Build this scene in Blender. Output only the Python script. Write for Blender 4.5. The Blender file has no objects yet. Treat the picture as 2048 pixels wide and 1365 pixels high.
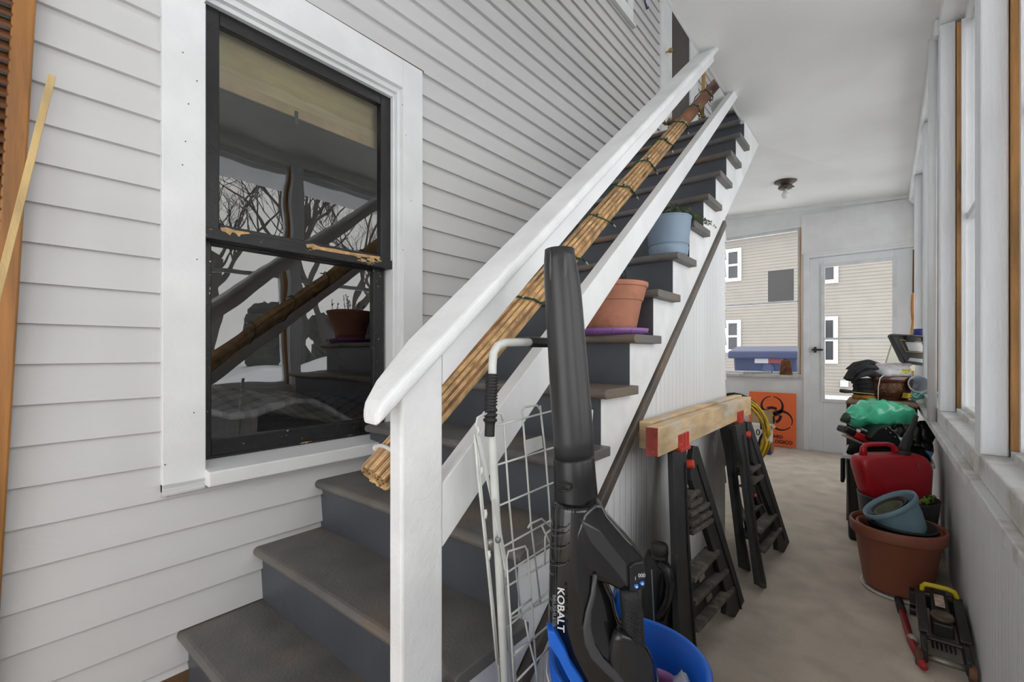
import bpy, bmesh, math, random
from mathutils import Vector, Matrix
random.seed(7)
C = bpy.context.scene.collection
PI = math.pi
# ---------------------------------------------------------------- camera model (used to measure the place)
FL, CX, HY, CH = 915.0, 1024.0, 705.0, 1.04
YAW = math.atan(746 / FL); SA, CA = math.sin(YAW), math.cos(YAW)
FWD = Vector((-SA, CA, 0)); RGT = Vector((CA, SA, 0)); UP = Vector((0, 0, 1)); EYE = Vector((0, 0, CH))
def ray(u, v): return FWD + RGT * ((u - CX) / FL) + UP * ((HY - v) / FL)
def oX(u, v, x): d = ray(u, v); return EYE + d * (x / d.x)
def oY(u, v, y): d = ray(u, v); return EYE + d * (y / d.y)
def oZ(u, v, z): d = ray(u, v); return EYE + d * ((z - CH) / d.z)
def oF(u, v, F): return EYE + ray(u, v) * F
# ---------------------------------------------------------------- materials
def lin(c):
    c = c / 255.0
    return c / 12.92 if c <= .04045 else ((c + .055) / 1.055) ** 2.4
def rgb(c): return (lin(c[0]), lin(c[1]), lin(c[2]), 1)
MATS = {}
def mat(name, col, rough=.5, var=.12, scale=6, st=(1, 1, 1), bump=0, bscale=60, metal=0, col2=None, c2at=.6, c2w=.1, c2scale=4, bead=None, spec=.5, coat=0, trans=0, wave=None):
    if name in MATS: return MATS[name]
    m = bpy.data.materials.new(name); m.use_nodes = True; MATS[name] = m
    nt = m.node_tree; N = nt.nodes; L = nt.links
    b = N['Principled BSDF']
    b.inputs['Roughness'].default_value = rough; b.inputs['Metallic'].default_value = metal
    b.inputs['Specular IOR Level'].default_value = spec; b.inputs['Coat Weight'].default_value = coat
    tc = N.new('ShaderNodeTexCoord'); mp = N.new('ShaderNodeMapping'); mp.inputs['Scale'].default_value = st
    L.new(tc.outputs['Object'], mp.inputs[0])
    nz = N.new('ShaderNodeTexNoise'); nz.inputs['Scale'].default_value = scale; nz.inputs['Detail'].default_value = 6
    L.new(mp.outputs[0], nz.inputs['Vector'])
    r = N.new('ShaderNodeValToRGB')
    r.color_ramp.elements[0].position = .3; r.color_ramp.elements[1].position = .7
    r.color_ramp.elements[0].color = rgb([k * (1 - var) for k in col]); r.color_ramp.elements[1].color = rgb([min(255, k * (1 + var * .5)) for k in col])
    L.new(nz.outputs[0], r.inputs[0]); out = r.outputs[0]
    if col2:
        n2 = N.new('ShaderNodeTexNoise'); n2.inputs['Scale'].default_value = c2scale; n2.inputs['Detail'].default_value = 8; n2.inputs['Roughness'].default_value = .65
        L.new(mp.outputs[0], n2.inputs['Vector'])
        r2 = N.new('ShaderNodeValToRGB'); r2.color_ramp.elements[0].position = c2at; r2.color_ramp.elements[1].position = min(1, c2at + c2w)
        L.new(n2.outputs[0], r2.inputs[0])
        mx = N.new('ShaderNodeMix'); mx.data_type = 'RGBA'; L.new(r2.outputs[0], mx.inputs[0]); L.new(out, mx.inputs[6]); mx.inputs[7].default_value = rgb(col2); out = mx.outputs[2]
    L.new(out, b.inputs['Base Color'])
    nrm = None
    if bead:
        ax, sp = bead[:2]
        sx = N.new('ShaderNodeSeparateXYZ'); L.new(tc.outputs['Object'], sx.inputs[0])
        a = N.new('ShaderNodeMath'); a.operation = 'DIVIDE'; L.new(sx.outputs[ax], a.inputs[0]); a.inputs[1].default_value = sp
        f = N.new('ShaderNodeMath'); f.operation = 'FRACT'; L.new(a.outputs[0], f.inputs[0])
        g = N.new('ShaderNodeValToRGB'); e = g.color_ramp.elements; e[0].position = 0; e[0].color = (0, 0, 0, 1); e[1].position = .12; e[1].color = (1, 1, 1, 1)
        k = g.color_ramp.elements.new(.88); k.color = (1, 1, 1, 1); k = g.color_ramp.elements.new(1); k.color = (0, 0, 0, 1)
        L.new(f.outputs[0], g.inputs[0])
        bp = N.new('ShaderNodeBump'); bp.inputs['Distance'].default_value = .004; bp.inputs['Strength'].default_value = bead[2] if len(bead) > 2 else .8
        L.new(g.outputs[0], bp.inputs['Height']); nrm = bp
    if bump:
        n3 = N.new('ShaderNodeTexNoise'); n3.inputs['Scale'].default_value = bscale; n3.inputs['Detail'].default_value = 5; L.new(mp.outputs[0], n3.inputs['Vector'])
        bp = N.new('ShaderNodeBump'); bp.inputs['Distance'].default_value = .004; bp.inputs['Strength'].default_value = bump
        L.new(n3.outputs[0], bp.inputs['Height'])
        if nrm: L.new(nrm.outputs[0], bp.inputs['Normal'])
        nrm = bp
    if wave:
        w = N.new('ShaderNodeTexWave'); w.inputs['Scale'].default_value = wave; w.inputs['Distortion'].default_value = 4; L.new(mp.outputs[0], w.inputs['Vector'])
        bp = N.new('ShaderNodeBump'); bp.inputs['Distance'].default_value = .002; bp.inputs['Strength'].default_value = .5; L.new(w.outputs[1], bp.inputs['Height'])
        if nrm: L.new(nrm.outputs[0], bp.inputs['Normal'])
        nrm = bp
    if nrm: L.new(nrm.outputs[0], b.inputs['Normal'])
    if trans:
        tb = N.new('ShaderNodeBsdfTransparent'); ms = N.new('ShaderNodeMixShader'); ms.inputs[0].default_value = trans
        L.new(b.outputs[0], ms.inputs[1]); L.new(tb.outputs[0], ms.inputs[2]); L.new(ms.outputs[0], N['Material Output'].inputs[0])
    return m
def glass_mat(name, wob=0, haze=0, boost=1.45):
    m = bpy.data.materials.new(name); m.use_nodes = True; nt = m.node_tree; N = nt.nodes; L = nt.links
    N.remove(N['Principled BSDF'])
    fr = N.new('ShaderNodeFresnel'); fr.inputs[0].default_value = boost
    gl = N.new('ShaderNodeBsdfGlossy'); gl.inputs['Roughness'].default_value = .0
    tr = N.new('ShaderNodeBsdfTransparent'); tr.inputs[0].default_value = (.97, .98, .975, 1)
    mx = N.new('ShaderNodeMixShader'); L.new(fr.outputs[0], mx.inputs[0]); L.new(tr.outputs[0], mx.inputs[1]); L.new(gl.outputs[0], mx.inputs[2])
    out = mx.outputs[0]
    if wob:
        tc = N.new('ShaderNodeTexCoord'); nz = N.new('ShaderNodeTexNoise'); nz.inputs['Scale'].default_value = 5; nz.inputs['Detail'].default_value = 1
        L.new(tc.outputs['Object'], nz.inputs[0]); bp = N.new('ShaderNodeBump'); bp.inputs['Distance'].default_value = wob; bp.inputs['Strength'].default_value = 1
        L.new(nz.outputs[0], bp.inputs['Height']); L.new(bp.outputs[0], gl.inputs['Normal'])
    if haze:
        df = N.new('ShaderNodeBsdfTranslucent'); df.inputs[0].default_value = (.85, .86, .86, 1)
        d2 = N.new('ShaderNodeBsdfDiffuse'); d2.inputs[0].default_value = (.6, .6, .58, 1)
        a = N.new('ShaderNodeMixShader'); a.inputs[0].default_value = .35; L.new(df.outputs[0], a.inputs[1]); L.new(d2.outputs[0], a.inputs[2])
        m2 = N.new('ShaderNodeMixShader'); m2.inputs[0].default_value = haze; L.new(out, m2.inputs[1]); L.new(a.outputs[0], m2.inputs[2]); out = m2.outputs[0]
    L.new(out, N['Material Output'].inputs[0])
    return m
# ---------------------------------------------------------------- mesh builder
def V(*a): return Vector(a) if len(a) > 1 else Vector(a[0])
def wloc(o):
    l = Vector((0, 0, 0))
    while o: l = l + o.location; o = o.parent
    return l
class M:
    def __init__(s): s.bm = bmesh.new()
    def hexa(s, p):
        v = [s.bm.verts.new(q) for q in p]
        for f in ((0, 3, 2, 1), (4, 5, 6, 7), (0, 1, 5, 4), (1, 2, 6, 5), (2, 3, 7, 6), (3, 0, 4, 7)): s.bm.faces.new([v[i] for i in f])
        return s
    def box(s, x0, x1, y0, y1, z0, z1):
        return s.hexa([(x0, y0, z0), (x1, y0, z0), (x1, y1, z0), (x0, y1, z0), (x0, y0, z1), (x1, y0, z1), (x1, y1, z1), (x0, y1, z1)])
    def prism(s, pts, vec):
        vec = Vector(vec); a = [s.bm.verts.new(Vector(p)) for p in pts]; b = [s.bm.verts.new(Vector(p) + vec) for p in pts]; n = len(pts)
        s.bm.faces.new(a); s.bm.faces.new(b[::-1])
        for i in range(n): s.bm.faces.new([a[i], b[i], b[(i + 1) % n], a[(i + 1) % n]])
        return s
    def face(s, pts): s.bm.faces.new([s.bm.verts.new(Vector(p)) for p in pts]); return s
    def bar(s, p0, p1, w, h, up=(0, 0, 1)):
        p0, p1 = Vector(p0), Vector(p1); d = (p1 - p0).normalized(); sd = d.cross(Vector(up)).normalized(); u = sd.cross(d)
        a, b = sd * w / 2, u * h / 2
        return s.hexa([p0 - a - b, p0 + a - b, p0 + a + b, p0 - a + b, p1 - a - b, p1 + a - b, p1 + a + b, p1 - a + b])
    def rings(s, R, closed=False, caps=True):
        R = [[s.bm.verts.new(q) for q in r] for r in R]; n = len(R[0]); k = len(R)
        for i in range(k if closed else k - 1):
            a, b = R[i], R[(i + 1) % k]
            for j in range(n): s.bm.faces.new([a[j], a[(j + 1) % n], b[(j + 1) % n], b[j]])
        if caps and not closed: s.bm.faces.new(R[0][::-1]); s.bm.faces.new(R[-1])
        return s
    def tube(s, pts, r, n=8, closed=False, caps=True):
        P = [Vector(p) for p in pts]; k = len(P); R = []; ref = None
        for i, p in enumerate(P):
            if closed: d = P[(i + 1) % k] - P[i - 1]
            else: d = P[min(i + 1, k - 1)] - P[max(i - 1, 0)]
            d = d.normalized() if d.length > 1e-9 else Vector((0, 0, 1))
            if ref is None:
                ref = Vector((0, 0, 1)) if abs(d.z) < .9 else Vector((1, 0, 0))
                ref = (ref - d * ref.dot(d)).normalized()
            else:
                q = ref - d * ref.dot(d); ref = q.normalized() if q.length > 1e-6 else ref
            t = d.cross(ref); rr = r[i] if isinstance(r, (list, tuple)) else r
            R.append([p + (ref * math.cos(2 * PI * j / n) + t * math.sin(2 * PI * j / n)) * rr for j in range(n)])
        return s.rings(R, closed, caps)
    def lathe(s, prof, o, ax=(0, 0, 1), n=40, sx=1, sy=1, ref=None):
        ax = Vector(ax).normalized(); r0 = Vector(ref) if ref else (Vector((1, 0, 0)) if abs(ax.x) < .9 else Vector((0, 1, 0)))
        a = (r0 - ax * r0.dot(ax)).normalized(); b = ax.cross(a); o = Vector(o)
        return s.rings([[o + ax * h + (a * math.cos(2 * PI * j / n) * sx + b * math.sin(2 * PI * j / n) * sy) * max(r, 1e-4) for j in range(n)] for r, h in prof], caps=True)
    def loft(s, secs, n=20, pw=2.0):
        # secs: (centre, A, B) half axes; superellipse
        R = []
        for c, a, b in secs:
            ring = []
            for j in range(n):
                t = 2 * PI * j / n; ct, st = math.cos(t), math.sin(t)
                ring.append(Vector(c) + Vector(a) * math.copysign(abs(ct) ** (2 / pw), ct) + Vector(b) * math.copysign(abs(st) ** (2 / pw), st))
            R.append(ring)
        return s.rings(R)
    def ball(s, c, r, n=12, m=8, jit=0):
        if not isinstance(r, (tuple, list)): r = (r, r, r)
        R = []
        for i in range(m + 1):
            t = PI * i / m; q = max(math.sin(t), .02)
            R.append([Vector(c) + Vector((r[0] * q * math.cos(2 * PI * j / n), r[1] * q * math.sin(2 * PI * j / n), -r[2] * math.cos(t))) * (1 + random.uniform(-jit, jit)) for j in range(n)])
        return s.rings(R)
    def leaf(s, p, d, w, up=(0, 0, 1)):
        p = Vector(p); d = Vector(d); sd = d.cross(Vector(up)); sd = sd.normalized() * w if sd.length > 1e-6 else Vector((w, 0, 0))
        nn = sd.cross(d).normalized() * w * .15
        v = [s.bm.verts.new(q) for q in (p, p + d * .45 + sd - nn, p + d, p + d * .45 - sd - nn, p + d * .5 + nn)]
        for f in ((0, 1, 4), (1, 2, 4), (2, 3, 4), (3, 0, 4)): s.bm.faces.new([v[i] for i in f])
        return s
    def build(s, name, m, parent=None, loc=None, smooth=False, bevel=0, sub=0, solid=0, bseg=2, recalc=True):
        me = bpy.data.meshes.new(name)
        if recalc: bmesh.ops.recalc_face_normals(s.bm, faces=s.bm.faces)
        base = wloc(parent) if parent else Vector((0, 0, 0))
        o = bpy.data.objects.new(name, me); C.objects.link(o)
        if parent is None:
            if loc is None:
                vs = [v.co for v in s.bm.verts]
                loc = Vector(((min(v.x for v in vs) + max(v.x for v in vs)) / 2, (min(v.y for v in vs) + max(v.y for v in vs)) / 2, min(v.z for v in vs)))
            o.location = loc; base = Vector(loc)
        else: o.parent = parent
        bmesh.ops.translate(s.bm, verts=s.bm.verts, vec=-base)
        s.bm.to_mesh(me); s.bm.free()
        for mm in (m if isinstance(m, list) else [m]): me.materials.append(mm)
        if smooth or sub:
            for p in me.polygons: p.use_smooth = True
        if solid:
            md = o.modifiers.new('s', 'SOLIDIFY'); md.thickness = solid; md.offset = 0
        if bevel:
            md = o.modifiers.new('b', 'BEVEL'); md.width = bevel; md.segments = bseg; md.limit_method = 'ANGLE'; md.angle_limit = .6
        if sub:
            md = o.modifiers.new('u', 'SUBSURF'); md.levels = sub; md.render_levels = sub
        return o
def tag(o, label, cat, group=None):
    o['label'] = label; o['category'] = cat
    if group: o['group'] = group
    return o
def thing(name, label, cat, loc, group=None):
    o = bpy.data.objects.new(name, None); C.objects.link(o); o.location = Vector(loc); o.empty_display_size = .05
    return tag(o, label, cat, group)
def struct(mb, name, m, **k):
    o = mb.build(name, m, loc=k.pop('loc', (0, 0, 0)), **k)
    o['kind'] = 'structure'; return o
def text(name, s, p, right, up, size, m, parent, ext=.0006, align='CENTER', sx=1, bold=.012):
    cu = bpy.data.curves.new(name, 'FONT'); cu.body = s; cu.size = size; cu.extrude = ext; cu.align_x = align; cu.align_y = 'CENTER'; cu.offset = size * bold
    t = bpy.data.objects.new('t', cu); C.objects.link(t)
    bpy.context.view_layer.update()
    me = bpy.data.meshes.new_from_object(t.evaluated_get(bpy.context.evaluated_depsgraph_get()))
    bpy.data.objects.remove(t)
    right = Vector(right).normalized(); up = Vector(up).normalized(); nn = right.cross(up)
    mt = Matrix((right * sx, up, nn)).transposed().to_4x4(); mt.translation = Vector(p) - wloc(parent)
    me.transform(mt); me.name = name
    o = bpy.data.objects.new(name, me); C.objects.link(o); o.parent = parent
    me.materials.clear(); me.materials.append(m); return o
# common materials
SIDING = mat('siding_paint', (212, 211, 211), .55, .03, 3, (1, .3, 1), .12, 90, col2=(186, 184, 180), c2at=.66, c2w=.25, c2scale=2.5)
WHITE = mat('white_paint', (236, 237, 238), .5, .04, 5, (1, 1, 1), .25, 70, col2=(165, 160, 150), c2at=.72, c2w=.15, c2scale=6)
WHITER = mat('white_rough_paint', (238, 239, 240), .5, .05, 8, (1, 1, 1), .45, 110, col2=(170, 168, 162), c2at=.72, c2w=.15, c2scale=9)
POSTW = mat('post_paint', (232, 235, 239), .5, .05, 4, (6, 6, .5), .5, 40)
CEILM = mat('ceiling_paint', (238, 238, 236), .6, .03, 2, bead=(1, .042, .16))
BEADM = mat('beadboard_paint', (232, 233, 235), .5, .05, 3, (1, 1, .3), bead=(1, .045), col2=(170, 168, 165), c2at=.68, c2w=.25, c2scale=3)
FLOORM = mat('concrete_floor', (212, 200, 184), .85, .10, 7, bump=.5, bscale=180, col2=(184, 170, 154), c2at=.55, c2w=.3, c2scale=3.5)
TREADM = mat('tread_paint', (106, 104, 101), .5, .15, 7, (1, 1, 1), .4, 120, col2=(130, 106, 82), c2at=.50, c2w=.22, c2scale=3.2)
RISERM = mat('riser_paint', (78, 81, 88), .45, .1, 5, bump=.2, bscale=60)
BLACKP = mat('black_paint', (30, 30, 31), .35, .2, 30, bump=.3, bscale=80)
BLACKPP = mat('black_paint_speckled', (32, 32, 32), .35, .2, 30, bump=.5, bscale=80, col2=(205, 200, 190), c2at=.665, c2w=.01, c2scale=70)
PEEL = mat('peeling_black_paint', (32, 32, 33), .4, .2, 30, (1, .35, 1), .5, 80, col2=(196, 160, 112), c2at=.60, c2w=.01, c2scale=22)
GREYAL = mat('aluminium_frame', (222, 224, 226), .4, .06, 10)
BLK = mat('black_plastic', (24, 24, 25), .32, .2, 20)
BLKM = mat('black_matte_plastic', (38, 38, 39), .6, .25, 14, bump=.3, bscale=120, col2=(90, 86, 80), c2at=.68, c2w=.1, c2scale=12)
WOODN = mat('natural_wood', (190, 142, 82), .55, .25, 4, (8, 8, .8), .3, 30, wave=.6)
# ================================================================ SETTING
XW = -1.6; CEIL0 = 2.553
def cz(x, y=0):
    f = min(1, max(0, (y - 3.5) / 2.3)); a = 2.49 + .11 * f; b_ = 2.535
    return a + (b_ - a) * (x + .69) / .94 if x > -.69 else a + (-.69 - x) * .06 * f
# floor
m = M(); m.box(-1.75, .30, -2.2, 5.95, -.15, 0); struct(m, 'floor', FLOORM)
# house wall: clapboards
def clap(m, y0, y1, z0, z1, sp=.0975, ref=1.012, x=XW, dx=.016, sgn=1):
    k = math.floor((z0 - ref) / sp)
    while ref + k * sp < z1:
        a = max(ref + k * sp, z0); b = min(ref + (k + 1) * sp, z1); k += 1
        if b - a < .004: continue
        m.hexa([(x, y0, a), (x + dx * sgn, y0, a), (x + dx * sgn, y1, a), (x, y1, a), (x, y0, b), (x + .002 * sgn, y0, b), (x + .002 * sgn, y1, b), (x, y1, b)])
m = M()
for y0, y1, z0, z1 in ((-2.2, .39, .11, 5.2), (1.305, 5.86, .11, 5.2), (.39, 1.305, .11, .66), (.39, 1.305, 2.265, 5.2)):
    clap(m, y0, y1, z0, z1); m.box(XW - .14, XW, y0, y1, z0, z1)
struct(m, 'wall_left', SIDING)
m = M(); m.box(XW - .1, XW + .012, -2.2, 1.2, 0, .11)
struct(m, 'baseboard_left', mat('weathered_board', (122, 92, 62), .8, .4, 5, (1, .3, 1), .5, 40, col2=(200, 200, 198), c2at=.52, c2w=.05, c2scale=5))
# caulk crack of wood above the window casing
m = M(); m.prism([(XW, .62, 2.272), (XW + .02, .62, 2.272), (XW + .02, 1.32, 2.276), (XW, 1.32, 2.276)], (0, 0, .008))
struct(m, 'trim_1', mat('bare_wood_crack', (84, 58, 40), .9, .5, 20))
# ---- window_1 (black sash in white casing)
XF = XW + .026
w1 = M()
# left casing, head casing, right casing
w1.box(XW - .12, XF, .375, .482, .642, 2.275)
w1.box(XW - .12, XF, 1.205, 1.31, .70, 2.275)
w1.box(XW - .12, XF, .482, 1.205, 2.155, 2.275)
w1.box(XW - .12, XW + .006, 1.190, 1.205, .70, 2.155); w1.box(XW - .12, XW + .006, .482, 1.190, 2.135, 2.155)
w1.box(XW - .12, XW - .012, 1.182, 1.190, .70, 2.135); w1.box(XW - .12, XW - .012, .482, 1.182, 2.12, 2.135)
w1o = struct(w1, 'window_1', WHITE, bevel=.002)
m = M(); m.prism([(XW - .1, .478, .704), (XW + .062, .478, .686), (XW + .062, .478, .642), (XW - .1, .478, .642)], (0, .74, 0)); m.build('window_sill', WHITE, w1o, bevel=.004)
m = M(); m.box(XW + .006, XF + .006, .375, .478, .634, .665); m.build('casing_foot', mat('cracked_white_paint', (208, 209, 208), .7, .2, 20, (1, .2, 3), 1, 30), w1o)
XU = XW - .03; XL = XW - .062
def rect_frame(mb, x0, x1, Y0, Y1, Z0, Z1, l, r, b, t):
    mb.box(x0, x1, Y0, Y0 + l, Z0, Z1); mb.box(x0, x1, Y1 - r, Y1, Z0, Z1); mb.box(x0, x1, Y0 + l, Y1 - r, Z0, Z0 + b); mb.box(x0, x1, Y0 + l, Y1 - r, Z1 - t, Z1)
m = M(); rect_frame(m, XU - .03, XU, .482, 1.184, 1.425, 2.125, .055, .05, .02, .05)
us = m.build('upper_sash', BLACKP, w1o, bevel=.003)
m = M(); m.box(XU - .045, XU + .012, .482, 1.184, 1.392, 1.428); m.build('meeting_rail', PEEL, w1o, bevel=.002)
m = M(); rect_frame(m, XL - .03, XL, .475, 1.172, .70, 1.42, .05, .052, .062, .03)
ls = m.build('lower_sash', BLACKPP, w1o, bevel=.003)
m = M(); m.box(XL - .001, XL + .004, .482, 1.17, .702, .709); m.build('paint_chips', PEEL, ls)
m = M()
for u, v in ((366, 105), (377, 208), (371, 283), (394, 519), (365, 330), (394, 162), (410, 5), (388, 826), (330, 930), (805, 210), (806, 500), (822, 402), (812, 270)): 
    p = oX(u, v, XF + .0005); m.lathe([(0, -.001), (.0018, -.001), (.0016, .001), (0, .001)], p, (1, 0, 0), 8)
m.build('nail_heads', BLACKP, w1o)['kind'] = 'stuff'
m = M(); XPk = XU + .0125
for pl in ([(440, 454), (452, 453), (470, 459), (497, 463), (500, 466), (482, 467), (478, 472), (470, 464), (464, 463), (460, 469), (450, 462), (444, 461)], [(612, 487), (625, 486), (640, 492), (668, 496), (700, 503), (735, 508), (760, 512), (758, 516), (725, 512), (690, 507), (660, 502), (634, 497), (626, 498), (622, 493), (614, 494)]):
    m.prism([oX(u, v + 2, XPk) for u, v in pl], (.0012, 0, 0))
m.build('bare_wood_patch', mat('bare_patch', (206, 168, 118), .8, .2, 40), us)
G1 = glass_mat('old_window_glass', .0012, 0, 2.5); 
m = M(); m.face([(XU - .015, .53, 1.43), (XU - .015, 1.14, 1.43), (XU - .015, 1.14, 2.08), (XU - .015, .53, 2.08)]); m.build('pane', G1, us, recalc=False)
m = M(); m.face([(XL - .015, .52, .76), (XL - .015, 1.125, .76), (XL - .015, 1.125, 1.40), (XL - .015, .52, 1.40)]); m.build('pane', G1, ls, recalc=False)
# shade behind the upper sash
sh = thing('roller_shade', 'pale yellow roller shade pulled a little way down behind the black window', 'window shade', (XU - .06, .8, 1.8))
m = M(); z = 1.80
for i in range(40):
    y = .45 + i * .02
m.box(XU - .064, XU - .06, .44, 1.2, 1.945, 2.2)
m.build('fabric', mat('yellow_shade', (255, 232, 180), .8, .12, 4, (1, 1, 4), .1, 20), sh)
m = M(); m.box(XU - .066, XU - .057, .44, 1.2, 1.908, 1.947); m.build('hem', mat('shade_hem', (240, 214, 165), .8, .1, 9), sh, bevel=.002)
m = M(); m.box(XU - .055, XU - .052, .80, .812, 1.882, 1.93); m.build('pull_tab', mat('dark_tab', (60, 62, 55), .6), sh)
# dim room behind the window
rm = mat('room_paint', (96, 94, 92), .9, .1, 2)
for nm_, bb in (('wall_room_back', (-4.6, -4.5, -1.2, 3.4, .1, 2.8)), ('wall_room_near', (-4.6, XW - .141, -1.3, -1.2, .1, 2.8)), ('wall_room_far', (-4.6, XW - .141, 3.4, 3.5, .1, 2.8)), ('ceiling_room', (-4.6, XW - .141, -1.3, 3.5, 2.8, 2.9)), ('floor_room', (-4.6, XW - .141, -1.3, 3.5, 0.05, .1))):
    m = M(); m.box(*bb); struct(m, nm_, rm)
q = M()
R = []
for i in range(16):
    R.append([Vector((-1.79 - j * .09, .25 + i * .075, .765 + .05 * math.sin(i * .9 + j * .4) + .1 * math.exp(-((i - 4) / 4.5) ** 2))) for j in range(10)])
for i in range(15):
    for j in range(9): q.face([R[i][j], R[i + 1][j], R[i + 1][j + 1], R[i][j + 1]])
bmesh.ops.remove_doubles(q.bm, verts=q.bm.verts, dist=1e-4)
def plaid(name, c1, c2, sc):
    m = bpy.data.materials.new(name); m.use_nodes = True; N = m.node_tree.nodes; L = m.node_tree.links; b = N['Principled BSDF']; b.inputs['Roughness'].default_value = .9
    tc = N.new('ShaderNodeTexCoord'); sp = N.new('ShaderNodeSeparateXYZ'); L.new(tc.outputs['Object'], sp.inputs[0]); acc = None
    for ax in (0, 1):
        a = N.new('ShaderNodeMath'); a.operation = 'MULTIPLY'; a.inputs[1].default_value = sc; L.new(sp.outputs[ax], a.inputs[0])
        f = N.new('ShaderNodeMath'); f.operation = 'FRACT'; L.new(a.outputs[0], f.inputs[0])
        g = N.new('ShaderNodeMath'); g.operation = 'LESS_THAN'; g.inputs[1].default_value = .3; L.new(f.outputs[0], g.inputs[0])
        if acc:
            s = N.new('ShaderNodeMath'); s.operation = 'ADD'; L.new(acc, s.inputs[0]); L.new(g.outputs[0], s.inputs[1])
            h = N.new('ShaderNodeMath'); h.operation = 'MULTIPLY'; h.inputs[1].default_value = .45; L.new(s.outputs[0], h.inputs[0]); acc = h.outputs[0]
        else: acc = g.outputs[0]
    mx = N.new('ShaderNodeMix'); mx.data_type = 'RGBA'; mx.inputs[6].default_value = rgb(c1); mx.inputs[7].default_value = rgb(c2); L.new(acc, mx.inputs[0]); L.new(mx.outputs[2], b.inputs['Base Color'])
    return m
tag(q.build('quilt', plaid('plaid_cloth', (236, 234, 238), (150, 145, 168), 14), smooth=True, solid=.02), 'white and lilac plaid quilt lying just inside the lower pane of the black window', 'quilt')
m = M(); m.box(-2.75, -1.77, .2, 1.44, .1, .69); tag(m.build('bed', mat('bed_sheet', (170, 168, 166), .9), bevel=.04, bseg=3), 'pale bed under the plaid quilt inside the dark room', 'bed')
ch = thing('wooden_chest', 'dark brown wooden chest of drawers standing inside the dark room behind the black window', 'chest of drawers', (-2.3, 1.75, .1))
cm = mat('dark_brown_wood', (92, 60, 42), .5, .3, 4, (1, .3, 4), .1)
m = M(); m.box(-2.6, -2.0, 1.5, 2.1, .1, 1.15); m.build('carcass', cm, ch, bevel=.006)
for i in range(3):
    m = M(); m.box(-1.998, -1.98, 1.53, 2.07, .2 + i * .31, .47 + i * .31); d = m.build('drawer', cm, ch, bevel=.004)
    m = M(); m.ball((-1.97, 1.8, .335 + i * .31), .014); m.build('knob', GREYAL, d, smooth=True)
# ---- stairs
def nz(k): return .229 + .1745 * (k - 1)
def ny(k): return .414 + .2065 * (k - 1)
NK = 15
st = thing('staircase', 'steep straight staircase with worn dark grey treads climbing along the clapboard wall', 'staircase', (-1.1, .6, 0))
for k in range(1, NK + 1):
    z, y = nz(k), ny(k); t = M(); y1 = y + .2065 + .035 if k < NK else y + .12
    n = 6; pf = [(y1, z), (y1, z - .03)] + [(y + .015 - .015 * math.sin(PI * i / n), z - .015 - .015 * math.cos(PI * i / n)) for i in range(n + 1)]
    t.prism([(XW + .003, a, b) for a, b in pf], (-.65 - XW - .003, 0, 0)); 
    if k == 14: t = M(); t.prism([(XW + .003, a, b) for a, b in pf], (.895, 0, 0))
    if k == NK: t = M(); t.prism([(XW + .003, a, b) for a, b in pf], (.87, 0, 0))
    tr = t.build('tread', TREADM, st, bevel=.003)
    r = M(); r.box(XW + .003, -.6812 if k < NK else -.76, y + .027, y + .031, (nz(k - 1) if k > 1 else 0.0), z - .03); r.build('riser', RISERM, st)
# stringer on the open side: stepped top, straight bottom
def sb(y): return .640 + .816 * (y - 1.295)
pts = []
ye = 3.55
for k in range(1, 14):
    pts.append((ny(k) + .0312, nz(k - 1) if k > 1 else 0)); pts.append((ny(k) + .0312, nz(k) - .031))
    if k < 13: pts.append((ny(k + 1) + .0312, nz(k) - .031))
pts.append((ny(14) + .03, nz(13) - .031)); pts.append((ny(14) + .03, 2.488)); pts.append((3.558, 2.488))
yb = 1.295 - .640 / .816
pts = [p for p in pts]
pts.append((yb + .02, .015))
pts2 = pts
m = M(); m.prism([(-.71, a, b) for a, b in pts2], (.029, 0, 0)); m.build('stringer', WHITER, st)
m = M(); m.hexa([(XW + .01, 2.74, sb(2.74) - .005), (-.69, 2.74, sb(2.74) - .005), (-.69, 3.555, sb(3.555) - .005), (XW + .01, 3.555, sb(3.555) - .005), (XW + .01, 2.74, sb(2.74) + .015), (-.69, 2.74, sb(2.74) + .015), (-.69, 3.555, sb(3.555) + .015), (XW + .01, 3.555, sb(3.555) + .015)])
m.build('soffit_board', WHITE, st)
# newel, rails
m = M(); m.hexa([(-.686, .494, 0), (-.65, .494, 0), (-.65, .59, 0), (-.686, .59, 0), (-.686, .494, .97), (-.65, .494, .97), (-.65, .59, 1.05), (-.686, .59, 1.05)]); m.build('newel_post', WHITER, st, bevel=.005)
def rail(mb, x0, x1, ya, yb_, lo, hi):
    mb.hexa([(x0, ya, lo(ya)), (x1, ya, lo(ya)), (x1, yb_, lo(yb_)), (x0, yb_, lo(yb_)), (x0, ya, hi(ya)), (x1, ya, hi(ya)), (x1, yb_, hi(yb_)), (x0, yb_, hi(yb_))])
lo = lambda y: .668 + .813 * (y - .59); hi = lambda y: .789 + .788 * (y - .59)
m = M(); rail(m, -.688, -.652, .591, 2.86, lo, hi); m.build('lower_rail', WHITE, st, bevel=.002)
# cap board and fascia
ct = lambda y: .953 + .822 * (y - .423)
m = M(); rail(m, -.684, -.652, .591, 2.37, lambda y: .978 + .839 * (y - .59), lambda y: ct(y) - .034); m.build('rail_fascia', WHITE, st)
m = M(); m.rings([[Vector(p) for p in ((xa, y, ct(y) - .035), (-.618, y, ct(y) - .035), (-.618, y, ct(y) - tk), (xa, y, ct(y) - tk))] for y, xa, tk in ((.425, -.662, .010), (.437, -.674, .002), (.47, -.694, 0), (.56, -.720, 0), (2.345, -.722, 0))]); m.build('handrail', WHITER, st, bevel=.01, bseg=3)
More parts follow.
